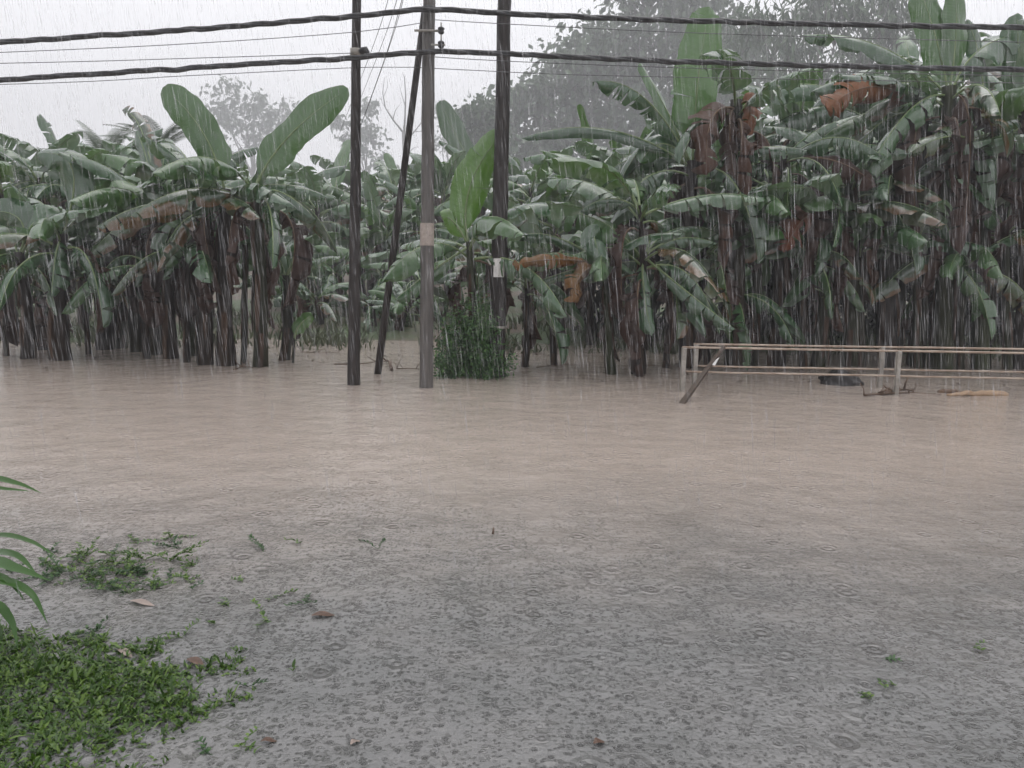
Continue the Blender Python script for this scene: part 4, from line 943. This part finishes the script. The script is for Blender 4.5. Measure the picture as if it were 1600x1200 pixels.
fallen(222, 944, .16, .05, -.3, MAT['litter_pale'], 'pale pinkish leaf floating in the scattered weeds')
fallen(195, 1022, .12, .04, -.6, MAT['litter_pale'], 'pale curled leaf at the upper rim of the weed mat')
fallen(936, 1162, .05, .04, .5, MAT['litter'], 'tiny brown leaf floating at the bottom centre')
fallen(555, 1162, .045, .03, .9, MAT['litter_pale'], 'tiny whitish leaf floating at the bottom left of centre')
fallen(420, 1160, .06, .03, .2, MAT['litter'], 'small brown leaf by the lower right tip of the weed mat')

# ------------------------------------------------------------------ rain: falling drops and splashes
def rain_material():
    m = NT('rain_drop'); tp = m.n('ShaderNodeBsdfTransparent'); df = m.n('ShaderNodeBsdfDiffuse'); tl = m.n('ShaderNodeBsdfTranslucent')
    df.inputs['Color'].default_value = tl.inputs['Color'].default_value = (.9, .9, .93, 1)
    a = m.n('ShaderNodeMixShader'); a.inputs[0].default_value = .5; b_ = m.n('ShaderNodeMixShader'); b_.inputs[0].default_value = .115
    m.l(df.outputs[0], a.inputs[1]); m.l(tl.outputs[0], a.inputs[2]); m.l(tp.outputs[0], b_.inputs[1]); m.l(a.outputs[0], b_.inputs[2]); m.l(b_.outputs[0], m.out.inputs['Surface'])
    return m.mat
MAT['rain'] = rain_material()
r = random.Random(99); mb = MB()
for _ in range(36000):
    y = 3.0 + 12.5 * r.random() ** .8; x = r.uniform(-1, 1) * (1.5 + y * .85); z = r.uniform(.02, 2.2 + y * .42)
    if z > 2.2 + y * .42: continue
    L = .17 * math.exp(r.gauss(0, .45)) * (.6 + y * .06); W = .0012 * math.exp(r.gauss(0, .45)) * (.8 + y * .11)
    t = Vector((-.11 + r.gauss(0, .035), r.gauss(0, .04), 1)).normalized() * L
    p = Vector((x, y, z)); m_ = p + t * .45; i0 = mb.add(p); i4 = mb.add(p + t)
    q = [mb.add(m_ + Vector((math.cos(a) * W, math.sin(a) * W, 0))) for a in (0.5, 2.6, 4.7)]
    for j in range(3): mb.face((i0, q[(j+1) % 3], q[j])); mb.face((q[j], q[(j+1) % 3], i4))
tag(obj('rain', mb.mesh('rain', MAT['rain'])), 'dense heavy rain falling in fine slanting threads', 'rain', kind='stuff')
mb = MB()
for _ in range(5200):
    y = 2.4 + 12 * r.random() ** 1.6; x = r.uniform(-1, 1) * (1.2 + y * .75)
    if ground_z(x, y) > -.02: continue
    p = Vector((x, y, 0)); k_ = r.uniform(.5, 1.2)
    n = r.randint(1, 3)
    for _ in range(n):
        d = Vector((r.gauss(0, .25), r.gauss(0, .25), 1)).normalized() * (.016 * k_); w_ = .0022 * k_; o = p + Vector((r.gauss(0, .006), r.gauss(0, .006), r.uniform(0, .012)))
        i0 = mb.add(o); i4 = mb.add(o + d); q = [mb.add(o + d * .6 + Vector((math.cos(a) * w_, math.sin(a) * w_, 0))) for a in (0.5, 2.6, 4.7)]
        for j in range(3): mb.face((i0, q[(j+1) % 3], q[j])); mb.face((q[j], q[(j+1) % 3], i4))
tag(obj('rain_splashes', mb.mesh('rain_splashes', MAT['rain'])), 'tiny rain splashes leaping from the flood surface', 'splash', kind='stuff')

# ------------------------------------------------------------------ rain mist
mb = MB(); mb.box((0, 200, 44), 900, 500, 96)
hz = NT('haze'); hz.t.nodes.remove(hz.p); pv = hz.n('ShaderNodeVolumePrincipled'); pv.inputs['Color'].default_value = (.95, .95, .97, 1); pv.inputs['Density'].default_value = .0023
pv.inputs['Anisotropy'].default_value = 0.0
hz.l(pv.outputs[0], hz.out.inputs['Volume'])
o = obj('haze', mb.mesh('haze', hz.mat, smooth=False)); tag(o, kind='stuff')
